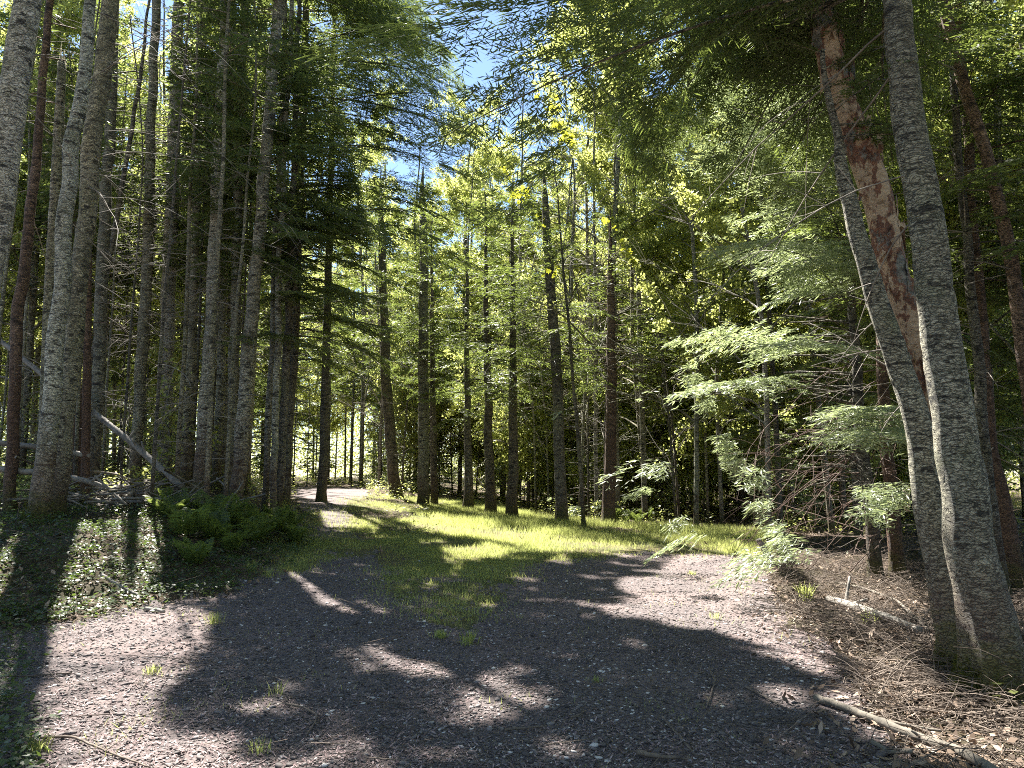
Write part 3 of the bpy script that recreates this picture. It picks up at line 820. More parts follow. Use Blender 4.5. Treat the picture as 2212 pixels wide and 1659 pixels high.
near_fir('fir_tree', 'pale trunk with dark rings, second clean one from the ferns towards the track', 15.2, [(237, 492, 14), (245, 390, 14), (253, 300, 13), (267, 145, 12), (278, 0, 11)], 23, 5.6, 2.8, 66, 'bark_grey', 8, None, (2.5, 6.5), extra=high(26, 13.5, 21, 3.2, 4.8))
near_fir('fir_tree', 'pencil thin grey trunk, outer of the twin stems beside the track', 16.2, [(266, 500, 6.5), (275, 267, 6), (284, 60, 5)], 17, 6.2, 1.6, 26, 'bark_grey', 3, None, (3, 6), extra=high(14, 12, 16, 2.6, 3.8))
near_fir('fir_tree', 'pencil thin grey trunk, inner of the twin stems beside the track', 15.9, [(273, 500, 7), (280, 267, 6), (289, 60, 5)], 18, 6.5, 1.6, 26, 'bark_grey', 3, None, (3, 6), extra=high(14, 12, 17, 2.6, 3.8))
near_fir('fir_tree', 'thin trunk with an orange bare patch at the track edge', 16.4, [(280, 498, 8), (285, 380, 8), (289, 294, 7), (296, 100, 6)], 16, 5.5, 2.2, 36, 'bark_dark', 4, None, (3, 6))
near_fir('fir_tree', 'dark fir whose heavy drooping boughs hang over the track on the left side', 17.4, [(286, 490, 9), (291, 400, 9), (296, 308, 9), (303, 100, 8)], 24, 3.4, 3.9, 120, 'bark_dark', 4, None, (1.5, 3.4), keep=.72, extra=high(34, 12.5, 20, 3.6, 5.2) + [(8.5, .1, 4.8), (7.8, -.1, 5.0), (9.0, .4, 5.2), (9.8, .05, 5.4), (10.6, -.1, 5.4), (11.5, .25, 5.2), (9.4, -.2, 4.6), (10.2, .3, 5.0), (11, -.4, 4.8), (7.4, .2, 4.4), (6.2, -.3, 4.2), (12, 0, 5)], low_az=(-1.5, 1.0), low_h=9, droop=.34)
near_fir('fir_tree', 'dark fir standing behind the heavy drooping one left of the track', 21.0, [(322, 484, 9), (326, 380, 8), (330, 200, 7)], 18, 4.6, 3.3, 80, 'bark_dark', 4, None, (1.5, 4), droop=.3, extra=high(20, 12, 17, 3.0, 4.4))
near_fir('fir_tree', 'leaning dark bare stem crossing behind the left trunks', 16.0, [(70, 490, 6), (92, 360, 6), (118, 210, 5), (138, 90, 4)], 12, 9, 1.2, 12, 'bark_dark', 4)
# beyond the clearing
near_fir('fir_tree', 'dark straight fir trunk standing alone at the back of the grass clearing', 20.0, [(562, 522, 12), (558, 420, 11), (556, 357, 11), (549, 267, 10), (545, 200, 7)], 9.6, 3.8, 2.2, 50, 'bark_dark', 14, None, (1.8, 6.5), (.6, 2.4), droop=.3, gap=.6, top_r=.012)
near_fir('fir_tree', 'two-tone trunk with orange brown foot at the back right of the clearing', 20.4, [(607, 524, 13), (610, 470, 12), (612, 429, 11), (611, 300, 8)], 8.6, 3.6, 2.1, 44, 'bark_red', 10, None, (1.8, 5), (.6, 2.0), gap=.6, top_r=.012)
near_fir('fir_tree', 'grey forked looking trunk standing left of centre behind the clearing', 24.0, [(423, 492, 11), (424, 400, 11), (424, 321, 10), (423, 200, 7)], 11, 4.5, 1.8, 36, 'bark_olive', 8, None, (1.8, 5), gap=.6, top_r=.012)
near_fir('fir_tree', 'leaning grey trunk at the bend where the track meets the woods', 27.0, [(395, 487, 11), (390, 430, 11), (386, 375, 10), (382, 250, 7)], 12, 4, 2.2, 42, 'bark_dark', 6, gap=.6, top_r=.012)
near_fir('fir_tree', 'dark trunk wider at its foot, third from the lone dark trunk going left', 22.6, [(491, 505, 10), (489, 448, 9), (487, 350, 7)], 10, 3.5, 2.3, 44, 'bark_dark', 5, None, (1, 4), gap=.6, top_r=.012)
near_fir('fir_tree', 'dark short looking trunk just left of the lone dark trunk', 21.6, [(512, 510, 11), (513, 457, 10), (513, 350, 7)], 10, 3.2, 2.3, 48, 'bark_dark', 5, None, (1, 4), gap=.6, top_r=.012)
near_fir('fir_tree', 'slim dark trunk beside the grey forked looking one', 24.6, [(434, 495, 7), (433, 430, 7), (432, 350, 5)], 10, 3.5, 1.8, 34, 'bark_dark', 4, None, (1, 4), gap=.6, top_r=.012)
near_fir('fir_tree', 'short dark trunk with a leafy foot at the rim of the clearing', 24.0, [(468, 498, 9), (468, 466, 8), (467, 380, 6)], 10, 2.8, 2.2, 44, 'bark_dark', 4, None, (1, 3), gap=.6, top_r=.012)
# right bank
near_fir('fir_tree', 'left trunk of the leaning cluster at right, scaly grey and slim', 6.6, [(956, 655, 29), (941, 556, 27), (907, 393, 25), (874, 300, 21), (845, 181, 15), (836, 140, 9)], 5.5, 4.6, .9, 7, 'bark_right', 4, (1.6, 3.6), (2.2, 5), (.3, 1.2), lib=LIB_NEAR, step=.1, sides=20)
r3, p3 = near_fir('fir_tree', 'thickest trunk of the leaning cluster at right, scaly grey with sunlit edge', 5.9, [(996, 685, 52), (988, 640, 48), (972, 556, 44), (954, 411, 39), (934, 300, 35), (920, 181, 33), (907, 108, 31), (896, 0, 27)], 15, 5.6, 4.4, 46, 'bark_right', 6, (1.3, 3.6), (3.4, 5.4), (.8, 2.4),
                  lib=LIB_NEAR, extra=[(5.9, 2.2, 4.6), (6.2, 2.0, 4.8), (6.5, 2.45, 4.4), (6.8, 2.1, 5.0), (5.7, 2.7, 4.2), (7.0, 1.8, 4.6), (7.3, 2.3, 4.8), (6.0, 1.7, 4.0), (7.6, 2.0, 5.0), (6.1, 2.2, 4.4), (5.7, 2.1, 4.3), (6.6, 2.15, 4.6), (6.9, 2.3, 4.4), (7.4, 2.0, 4.7), (8.0, 2.2, 4.6), (8.4, 1.9, 4.5)], low_az=(1.0, 2.7), low_h=11, droop=.26, step=.1, sides=24, prof=.5)
near_fir('fir_tree', 'slender dark stem with reddish patches at the right edge of the photo', 9.0, [(1042, 560, 15), (1030, 400, 14), (1013, 262, 13), (993, 172, 12), (964, 81, 12), (939, 0, 11)], 13, 6.5, 2.6, 36, 'bark_red', 8, (1.6, 4.4), (2, 7), (.6, 2.2), bare=.4, limb=.7)
near_fir('fir_tree', 'dark slim trunk directly behind the thickest leaning trunk', 9.6, [(1002, 585, 12), (990, 502, 12), (972, 321, 10), (958, 150, 8)], 13, 4, 2.6, 44, 'bark_dark', 8, (1.6, 4.4), (1.5, 5), (.5, 2.0), bare=.4, limb=.7)
near_fir('fir_tree', 'red brown trunk with bare twigs at right, beyond the leaning cluster', 10.6, [(1024, 600, 18), (1013, 566, 17), (986, 411, 14), (975, 250, 11)], 14, 4.2, 2.8, 46, 'bark_red', 12, None, (1, 5), (.5, 1.8), bare=.4, limb=.7)
near_fir('fir_tree', 'red brown trunk hung with curling dead twigs, left of the leaning cluster', 11.6, [(900, 580, 15), (896, 538, 14), (885, 430, 12), (878, 300, 9)], 12, 3.6, 2.6, 44, 'bark_red', 16, (1.6, 4.6), (.6, 3.6), (.5, 1.8), dmat='dead_red', bare=.4, limb=.7)
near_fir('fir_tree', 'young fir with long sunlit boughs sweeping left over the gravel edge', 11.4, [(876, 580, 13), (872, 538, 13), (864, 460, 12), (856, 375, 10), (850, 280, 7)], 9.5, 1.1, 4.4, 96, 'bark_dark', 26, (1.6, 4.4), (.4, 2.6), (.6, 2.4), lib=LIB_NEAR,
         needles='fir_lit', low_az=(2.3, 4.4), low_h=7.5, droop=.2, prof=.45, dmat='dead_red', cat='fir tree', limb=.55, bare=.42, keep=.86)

# the peeling birch between the two leaning trunks
def peeling_birch():
    Y = 6.5
    m, nt, nd, ln, bs = mat('peeling_bark')
    tc = nd.new('ShaderNodeTexCoord').outputs['Object']
    a = noise(nd, ln, tc, 2.6, 7, .68, (1.4, 1.4, .7))
    f = noise(nd, ln, tc, 12, 8, .75, (1, 1, 2.2))
    under = ramp(nd, ln, f, [(.36, (.2, .12, .07)), (.46, (.48, .34, .22)), (.58, (.58, .43, .29)), (.7, (.68, .54, .4))])
    red = ramp(nd, ln, f, [(.35, (.06, .03, .022)), (.55, (.24, .105, .06)), (.75, (.36, .2, .13))])
    old = ramp(nd, ln, f, [(.35, (.05, .048, .044)), (.6, (.30, .29, .25))])
    c = mix(nd, ln, maprange(nd, ln, a, .50, .53), under, red)
    c = mix(nd, ln, maprange(nd, ln, a, .56, .60), c, old)
    ln.new(c, bs.inputs['Base Color']); bs.inputs['Roughness'].default_value = .75
    bump(nd, ln, mix(nd, ln, .5, a, f), bs, 1, .05)
    M['peel'] = m
    b, path, rad = trunk_path(Y + .25, [(958, 600, 16), (942, 470, 16), (933, 410, 16), (918, 339, 21), (899, 300, 27), (874, 181, 30), (843, 108, 27), (820, 18, 25), (812, -40, 23)], 9.5, .04)
    root = empty('birch_tree', 'leaning birch with tan and red peeling bark between the two scaly trunks at right', 'tree', b)
    tm, cm = broad_parts(path, rad, 6.6, 1.8, 1500, R, b, .07, True, ('peel', 'broad'), 10, 24, wander=.1)
    part('trunk', tm, root); part('crown', cm, root)
    # curls of loose bark standing off the stem
    for i in range(80):
        h = R.uniform(1.2, 6.3)
        c = np.array([np.interp(h, path[:, 2], path[:, k]) for k in range(3)]); r = np.interp(h, path[:, 2], rad)
        a0 = R.uniform(-3.4, .6); w = R.uniform(.2, .75) * R.choice([-1, 1]); hh = R.uniform(.03, .26); cu = R.uniform(.1, .6)
        nseg = 6
        t = np.linspace(0, 1, nseg)
        th = a0 + w * t; rr = r * 1.02 + cu * .085 * t ** 1.6
        V = []
        th_lo = a0 + w * t * R.uniform(.3, .8)
        for zz, th in ((0, th_lo), (hh, th)):
            V.append(np.stack([c[0] + np.cos(th) * rr * 1, c[1] + np.sin(th) * rr, c[2] + zz + R.normal(0, .014, nseg) - t * R.uniform(-.06, .12)], 1))
        V = np.concatenate(V)
        f = np.array([[k, k + 1, nseg + k + 1, nseg + k] for k in range(nseg - 1)])
        part('bark_curl', new_mesh('bark_curl', V, f, 4, M['peel'], smooth=True), root)
peeling_birch()

# maple reaching in above the clearing with big sunlit leaves
def maple():
    b = np.array([1.75, 19.0, 0.]); b[2] = float(H(b[0], b[1]))
    root = empty('maple_tree', 'thin young maple with big yellow green sunlit leaves above the clearing', 'tree', b)
    path = np.array([[0, 0, 0], [-.1, 0, 2], [-.15, .1, 4], [-.3, .2, 7], [-.4, .2, 10]])
    tm, cm = broad_parts(path, [.05, .045, .038, .028, .012], 5.2, 2.4, 1500, R, b, .13, True, ('bark_dark', 'maple'), 15, 8, None, 12, 4)
    part('trunk', tm, root); part('crown', cm, root)
maple()

# ------------------------------------------------------------------ the woods behind: a few kinds, each tree a thing of its own
ZERO = np.zeros(3)
CROWN = {}
def remember(root, me):
    n = len(me.polygons)
    v = np.empty(len(me.vertices) * 3, np.float32); me.vertices.foreach_get('co', v)
    t = np.empty(n, np.float32); me.attributes['tone'].data.foreach_get('value', t)
    CROWN[root.name] = (v.reshape(n, -1, 3), t, me.materials[0])
def proto_fir(i, Ht, hc, Lmax, nb, rk=.0062, nd=8):
    root = empty('fir_tree', 'x', 'tree', (0, 0, 0))
    r0 = Ht * rk
    path = np.array([[0, 0, -.1], [R.normal(0, .06), 0, Ht * .3], [R.normal(0, .15), R.normal(0, .1), Ht * .7], [R.normal(0, .2), 0, Ht]])
    tm, cm = fir_parts(path, [r0, r0 * .85, r0 * .5, .015], hc, Lmax, nb, LIB_FAR, R, ZERO, False, mats=('bark_dark' if i % 2 else 'bark_olive', 'fir_far'), sides=8, droop=.28, step=.4, twigs=False)
    remember(root, cm)
    part('trunk', tm, root); part('crown', cm, root)
    for k in range(nd):
        h = R.uniform(.1, 1) * hc + .5
        part('dead_branch', dead_branch(np.array([0, 0, h]), R.uniform(0, 6.28), R.uniform(.5, 1.8), R.normal(0, .2), .3, R, .009, 4).mesh('dead_branch', M['dead_wood']), root)
    return root
def proto_broad(i, Ht, hc, spread, nl, barkm, nlimb=24):
    root = empty('broadleaf_tree', 'x', 'tree', (0, 0, 0))
    r0 = Ht * .0046
    path = np.array([[0, 0, -.1], [R.normal(0, .15), 0, Ht * .35], [R.normal(0, .35), R.normal(0, .3), Ht * .7], [R.normal(0, .5), 0, Ht]])
    tm, cm = broad_parts(path, [r0, r0 * .85, r0 * .5, .02], hc, spread, nl, R, ZERO, .095, False, (barkm, 'broad'), nlimb, per=9)
    remember(root, cm)
    part('trunk', tm, root); part('crown', cm, root)
    return root
FIRS = [proto_fir(0, 17, 4.5, 2.3, 62), proto_fir(1, 16, 3.2, 2.4, 66), proto_fir(2, 19, 6.0, 2.4, 62), proto_fir(3, 12, 1.8, 2.3, 58), proto_fir(4, 13, 7.5, 1.3, 26, .0034, 16), proto_fir(5, 12, 6.5, 1.4, 26, .003, 16)]
BROADS = [proto_broad(0, 17, 3.0, 3.0, 38000, 'bark_olive'), proto_broad(1, 20, 4, 3.3, 42000, 'bark_dark'), proto_broad(2, 15, 2.4, 2.8, 34000, 'bark_birch'), proto_broad(3, 21, 3.4, 3.1, 44000, 'bark_olive'),
          proto_broad(4, 8, .9, 1.9, 13000, 'bark_dark', 20), proto_broad(5, 10, 1.5, 2.0, 15000, 'bark_olive', 20)]
def proto_small(name, kind, Ht):
    root = empty(name, 'x', 'tree' if kind == 'fir' else 'shrub', (0, 0, 0))
    if kind == 'fir':
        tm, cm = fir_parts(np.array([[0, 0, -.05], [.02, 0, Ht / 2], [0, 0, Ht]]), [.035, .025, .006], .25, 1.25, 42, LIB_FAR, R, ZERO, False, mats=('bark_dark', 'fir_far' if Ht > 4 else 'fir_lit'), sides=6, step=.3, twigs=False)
        remember(root, cm)
    else:
        tm, cm = broad_parts(np.array([[0, 0, -.05], [.06, 0, Ht / 2], [.1, .05, Ht]]), [.016, .012, .005], .3, .8, 900, R, ZERO, .10, False, ('bark_dark', 'broad'), 10, 5)
        remember(root, cm)
    part('trunk', tm, root); part('crown', cm, root)
    return root
SMALLS = [proto_small('understory_fir', 'fir', 6.0), proto_small('young_fir', 'fir', 3.2), proto_small('sapling', 'broad', 1.9), proto_small('sapling', 'broad', 2.8)]
def put(protos, k, loc, rz, sc, label, group):
    p = protos[k]
    c = copy_tree(p, loc, rz, sc, label, group)
    if loc[1] < 42:                                  # leave the canopy open where the photo shows sun on the ground
        Q, t, mt = CROWN[p.name]
        ctr = Q[:, 0]
        ca, sa = math.cos(rz), math.sin(rz)
        Wp = np.stack([ctr[:, 0] * ca - ctr[:, 1] * sa, ctr[:, 0] * sa + ctr[:, 1] * ca, ctr[:, 2]], 1) * sc + np.array(loc, float)
        if sunlit_gap(Wp[::13]).mean() > .003:
            kk = ~sunlit_gap(Wp)
            for ch in c.children:
                if ch.name.startswith('crown'): ch.data = faces_mesh('crown', Q[kk], mt, t[kk])
    return c

def clear_of(x, y):
    z = float(H(x, y)); u, v = project(np.array([x]), np.array([y]), np.array([z]))
    du = 14 * 20 / y
    for o in (-du, 0, du):
        if inpoly(u + o, v, GRAVEL)[0] or inpoly(u + o, v, MEADOW)[0]: return False
    return True
spots = []
tries = 0
while len(spots) < 270 and tries < 16000:
    tries += 1
    y = 19 + 46 * R.random() ** 1.25
    x = R.uniform(-.78, .74) * (y + 4)
    xl = np.interp(y, XE_Y, XE)
    if x < xl and y < 17.5 + .0 * x: continue
    if xl - 1.2 < x < xl + 2.6 and y < 30: continue
    if x > xl and y < 20.5 + (3.5 if x < 0 else 0) + (6 if x < -3 else 0): continue
    if y < 33 and not clear_of(x, y): continue
    md = .95 + .014 * y
    if any((x - a) ** 2 + (y - b) ** 2 < md * md for a, b in spots): continue
    spots.append((x, y))
for x, y in spots:
    left = x < np.interp(y, XE_Y, XE)
    q = R.random()
    z = float(H(x, y))
    if left:
        kind = 'fir' if q < .62 else 'broad'
    else:
        kind = 'fir' if q < (.42 if y < 34 else .2) else 'broad'
    sc = R.uniform(.85, 1.12)
    if kind == 'fir':
        lab, grp = ('tall dark fir with bare lower trunk deep in the woods left of the track', 'firs in the woods left of the track') if left else \
                   ('dark fir in the woods behind the front row of trunks beyond the grass clearing', 'firs beyond the clearing')
        put(FIRS, int(R.integers(0, 4 if not left else 3)), (x, y, z), R.uniform(0, 6.28), sc, lab, grp)
    else:
        lab, grp = ('slender leafy tree with fresh green leaves in the woods left of the track', 'leafy trees left of the track') if left else \
                   ('slender tree with bright green spring leaves in the woods beyond the clearing', 'leafy trees beyond the clearing')
        put(BROADS, int(R.integers(0, 4)), (x, y, z), R.uniform(0, 6.28), sc, lab, grp)
# the thicket behind the leaning cluster
for x, y, k in ((6.9, 12.6, 3), (8.6, 11.2, 1), (9.2, 14.8, 3), (7.2, 16.2, 1), (10.5, 18.5, 0), (6.4, 18.6, 3), (12.5, 14.5, 2), (9.5, 9.3, 3), (13.5, 19, 1)):
    put(FIRS, k, (x, y, float(H(x, y))), R.uniform(0, 6.28), R.uniform(.85, 1.05), 'dark fir in the thicket behind the leaning trunks at right', 'firs behind the leaning trunks')
for x, y, k in ((7.4, 10.6, 0), (8.2, 13.2, 2), (5.4, 16.4, 2), (8.0, 19.5, 0), (11.5, 12.2, 2), (4.6, 19.5, 0), (9.8, 16.8, 3)):
    put(BROADS, k, (x, y, float(H(x, y))), R.uniform(0, 6.28), R.uniform(.8, 1.0), 'leafy tree in the thicket behind the leaning trunks at right', 'leafy trees behind the leaning trunks')
for x, y, k in ((-3.2, -4.5, 2), (2.2, -4.0, 0), (5.8, -2.0, 2), (-6.6, -1.5, 0), (-7.2, 3.4, 2), (7.0, 2.8, 0), (4.2, -6.8, 1), (-.4, -6.4, 2), (-5.5, -6.5, 1), (8.5, -5, 2), (-9.5, 1.5, 0), (6.8, 5.6, 2), (9.2, 6.0, 1),
                (-9.6, 5.6, 2), (0.6, -9, 1), (-2.6, -9.5, 0), (9.8, 2, 1), (-8.8, -4.4, 1)):  # unseen firs around the viewpoint, added to cut sky light on the foreground
    put(FIRS, k, (x, y, float(H(x, y))), R.uniform(0, 6.28), R.uniform(1.05, 1.25), 'tall unseen fir added around the viewpoint to block sky light', 'unseen firs added around the viewer')
# young growth along the rim of the clearing and the bend of the track
ns = 0
for _ in range(900):
    if ns >= 80: break
    y = R.uniform(20.5, 44); x = R.uniform(-.42, .45) * y
    if not clear_of(x, y) or x < np.interp(y, XE_Y, XE) + .6 or y < (21.5 if x > -2 else 27): continue
    k = int(R.choice([1, 2, 3], p=[.2, .4, .4]))
    put(SMALLS, k, (x, y, float(H(x, y))), R.uniform(0, 6.28), R.uniform(.6, 1.15), ('young fir in the undergrowth beyond the clearing', 'thin leafy sapling in the undergrowth beyond the clearing')[k > 1],
        ('young firs beyond the clearing', 'saplings beyond the clearing')[k > 1])
    ns += 1
ns = 0
for _ in range(900):
    if ns >= 16: break
    y = R.uniform(15, 34); x = R.uniform(-.72, -.3) * y
    if x > np.interp(y, XE_Y, XE) - 2.0 or not clear_of(x, y): continue
    k = int(R.choice([1, 2, 3], p=[.5, .25, .25]))
    put(SMALLS, k, (x, y, float(H(x, y))), R.uniform(0, 6.28), R.uniform(.7, 1.2), ('young fir among the trunks left of the track', 'thin leafy sapling among the trunks left of the track')[k > 1],
        ('young firs left of the track', 'saplings left of the track')[k > 1])
    ns += 1

n3 = 0; poles = []
for _ in range(2000):
    if n3 >= 34: break
    y = R.uniform(12.8, 24); x = R.uniform(-.74, -.28) * y
    if x > np.interp(y, XE_Y, XE) - 1.2 or any((x - a) ** 2 + (y - b) ** 2 < .35 for a, b in poles): continue
    poles.append((x, y)); n3 += 1
    put(FIRS, 4 + n3 % 2, (x, y, float(H(x, y))), R.uniform(0, 6.28), R.uniform(.75, 1.1), 'pole thin grey stem with bare side twigs among the trunks left of the track', 'pole thin stems left of the track')
n1 = n2 = 0
for _ in range(4000):
    if n1 >= 70 and n2 >= 100: break
    y = 21 + 40 * R.random(); x = R.uniform(-.72, .62) * y
    xl = np.interp(y, XE_Y, XE)
    if (y < 33 and not clear_of(x, y)) or xl - 1.2 < x < xl + 2.6 and y < 30 or y < (21.5 if x > -1 else 27): continue
    if y > 27 and n1 < 70:
        put(SMALLS, 0, (x, y, float(H(x, y))), R.uniform(0, 6.28), R.uniform(.6, 1.3), 'spindly dim fir under the taller trees of the woods', 'understory firs'); n1 += 1
    elif x > xl and y < 38 and n2 < 100:
        put(BROADS, 4 + n2 % 2, (x, y, float(H(x, y))), R.uniform(0, 6.28), R.uniform(.75, 1.1), 'thin low leafy tree near the back rim of the clearing', 'low leafy trees at the rim of the clearing'); n2 += 1
# the far wood closes the view
def far_wood():
    n = 300000
    a = np.radians(R.uniform(-52, 52, n)); r = R.uniform(66, 96, n)
    x, y = np.sin(a) * r, np.cos(a) * r
    top = 13 + 9 * fbm(x * .16, y * .16, 91) + 3 * vnoise(x * .6, y * .6, 92)
    z = R.random(n) ** .9 * top
    m = fbm(x * .5 + z * .21, z * .55 + y * .3, 95) > .33
    P = np.stack([x, y, H(x, y) + z], 1)[m]
    Q = leaf_quads(P, .27, R, .3)
    mass('distant_woods', faces_mesh('distant_woods', Q, M['broad'], R.random(len(Q))), 'stuff', 'far-off green woods closing the view behind the trees', 'woods')
far_wood()

# ------------------------------------------------------------------ logs, sticks, twigs
def stick(name, label, cat, pix, r0, r1, m, Y=None, stubs=0, group=None, lift=None, sides=8):
    if Y is None:
        q = np.array([ground_at(u, v) for u, v in pix])
        zq = zones(q[:, 0], q[:, 1])
        q[:, 2] += r0 * .8 + (lift or .012) + (fbm(q[:, 0] * 1.3, q[:, 1] * 1.3, 4) - .5) * np.where(zq == 0, .22, .04) + np.where(zq == 0, .03, 0)
    else:
        q = np.array([at(u, v, yy) for (u, v), yy in zip(pix, Y)])
    b = q[0].copy(); q = q - b
    p, rr = resample(q, np.linspace(r0, r1, len(q)), max(.03, np.linalg.norm(q[-1]) / 24))
    p[1:-1] += R.normal(0, min(r0 * .12, .0035), (len(p) - 2, 3))
    T = Tubes(); T.add(p, rr, sides, .05, R)
    if not stubs:
        return solo(name, T.mesh(name, M[m]), label, cat, b, group)
    root = empty(name, label, cat, b, group)
    part('stem', T.mesh('stem', M[m]), root)
    for k in range(stubs):
        i = int(R.integers(2, len(p) - 1)); d = unit(np.array([R.normal(), R.normal(), abs(R.normal()) + .4])); l = r0 * R.uniform(3, 7)
        B = Tubes(); B.add(p[i] + d * np.linspace(0, 1, 4)[:, None] * l, np.linspace(rr[i] * .5, rr[i] * .25, 4), 6)
        part('branch_stub', B.mesh('branch_stub', M[m]), root)
    return root
stick('fallen_log', 'long grey dead trunk leaning down from the left into the brush pile', 'log', [(-10, 332), (39, 372), (78, 400), (130, 441), (182, 487)], 0.05, .06, 'log_pale', [15.6, 15, 14.6, 14, 13.4], 5)
stick('fallen_log', 'pale fallen log seen end to end behind the rusty footed trunk, upper of two', 'log', [(-40, 438), (30, 446), (90, 456)], .05, .045, 'log_pale', [13.2, 13.2, 13.4], 2)
stick('fallen_log', 'fallen log passing low behind the touching pair of trunks, lower of two', 'log', [(-30, 466), (50, 474), (88, 481), (115, 492)], .055, .04, 'log_pale', [12.9, 12.9, 13, 13.2], 3)
stick('fallen_branch', 'thin straight branch lying level in front of the brush pile', 'branch', [(112, 499), (140, 498), (168, 499)], .022, .018, 'log_pale', [12.6, 12.6, 12.6])
stick('fallen_branch', 'thin dark branch slanting to the ground in front of the brush pile', 'branch', [(95, 476), (110, 490), (127, 505)], .02, .016, 'dead_wood', [12.4, 12.3, 12.2])
stick('fallen_branch', 'short pale splinter leaning among the trunks near the ferns', 'branch', [(217, 478), (226, 487)], .018, .012, 'log_pale', [14.4, 14.2])
stick('fallen_log', 'weathered birch log with a stub lying on the right bank', 'log', [(829, 604), (860, 617), (893, 631), (921, 643)], .05, .042, 'log_pale', None, 2)
stick('fallen_branch', 'long mossy branch lying across the bottom right corner', 'branch', [(816, 702), (853, 715), (911, 742), (965, 770), (1000, 790)], .026, .03, 'mossy', None, 3)
stick('fallen_branch', 'thin side branch lying just above the long mossy one', 'branch', [(874, 722), (905, 730), (942, 737)], .014, .008, 'mossy')
stick('fallen_branch', 'dark bare stick at the bottom edge left of the long mossy branch', 'branch', [(872, 746), (890, 757), (912, 772)], .016, .012, 'mossy')
stick('fallen_branch', 'dark curved stick lying above the weathered birch log', 'branch', [(836, 590), (866, 597), (897, 606), (930, 640)], .018, .014, 'mossy', None, 1)
stick('wooden_stake', 'leaning broken stub with a pale top at the right end of the grass', 'stump', [(773, 566), (766, 552), (758, 539)], .06, .045, 'log_pale', [12.2, 12.25, 12.3])
stick('fallen_branch', 'short pale stick on the lit left bank, longer of two', 'branch', [(101, 583), (120, 592), (142, 603)], .022, .016, 'log_pale')
stick('fallen_branch', 'short pale stick lying nearer the gravel on the left, shorter of two', 'branch', [(145, 611), (164, 614)], .022, .018, 'log_pale')
for pix, lab in (([(205, 639), (236, 641)], 'straight pale twig at the edge of the sunny gravel on the left'),
                 ([(32, 741), (72, 739), (111, 756), (150, 770)], 'long curved twig on the sunny gravel at the bottom left'),
                 ([(-5, 677), (30, 678), (72, 675)], 'thin twig crossing the trunk shadow at the left edge'),
                 ([(285, 706), (303, 709), (317, 717), (314, 727), (307, 737)], 'hooked twig on the shaded gravel left of centre'),
                 ([(709, 671), (715, 685), (711, 698), (706, 711)], 'bent pale twig standing out on the shaded gravel right of centre'),
                 ([(649, 625), (655, 640)], 'short pale twig on the shaded gravel below the sunny patch'),
                 ([(662, 720), (680, 740), (697, 761)], 'long thin twig pointing at the camera near the bottom'),
                 ([(637, 758), (662, 763), (692, 764)], 'stout dark twig lying level at the bottom edge'),
                 ([(570, 723), (586, 715)], 'short slanting twig at the bottom just right of centre'),
                 ([(505, 732), (547, 729)], 'thin level twig in the bottom centre'),
                 ([(827, 664), (871, 658), (920, 664)], 'long pale twig arching over the leaf litter near the leaning trunks'),
                 ([(897, 665), (920, 684), (950, 706)], 'dark twig slanting down to the foot of the thickest trunk'),
                 ([(590, 601), (640, 598)], 'dark level twig on the gravel beside the grass strip'),
                 ([(745, 690), (790, 712)], 'thin curved twig between the bent twig and the mossy branch')):
    q = len(pix)
    stick('twig', lab, 'twig', pix, .0085 if 'stout' not in lab else .018, .005, 'twig', None, 0, 'twigs lying on the gravel', 0, 6)

def moss(root, r, az0, az1, h1, n):
    a = R.uniform(az0, az1, n); z = R.uniform(0, 1, n) ** 1.5 * h1
    rr = r * (1.35 - .35 * z / h1)
    P = np.stack([np.cos(a) * rr, np.sin(a) * rr, z - .03], 1)
    d = unit(np.stack([np.cos(a), np.sin(a), R.normal(.4, .5, n)], 1) + R.normal(0, .4, (n, 3)))
    Q = ribbons(P, d * R.uniform(.02, .045, n)[:, None], np.full(n, .012), R)
    part('moss', faces_mesh('moss', Q, M['moss'], R.random(n)), root)
M['moss'] = leaf('cushion_moss', (.06, .065, .012), (.14, .14, .03), (.2, .22, .03), .3, .7, .3)
moss(r3, .235, 1.7, 4.2, .28, 1500)
for o in COL.objects:
    if o.get('label', '').startswith('left trunk of the leaning cluster'): moss(o, .13, 1.7, 4.4, .25, 900)
    if o.get('label', '').startswith('grey trunk with rusty'): moss(o, .17, 3.4, 6.6, .35, 700)

def brush_pile():
    T = Tubes()
    b = at(135, 495, 13.6); b[2] = float(H(b[0], b[1]))
    for k in range(130):
        c = np.array([R.normal(0, .75), R.normal(0, .5), abs(R.normal(0, .2)) + .03])
        a = R.uniform(0, PI); e = R.normal(0, .22); L = R.uniform(.4, 2.0)
        d = np.array([math.cos(a), math.sin(a), e])
        t = np.linspace(-.5, .5, 4)[:, None]
        T.add(c + d * L * t + R.normal(0, .02, (4, 3)), np.linspace(1, .6, 4) * R.uniform(.006, .028), 5)
    solo('brush_pile', T.mesh('brush_pile', M['dead_wood']), 'tangled heap of dead branches behind the ferns on the left', 'brush pile', b)
brush_pile()

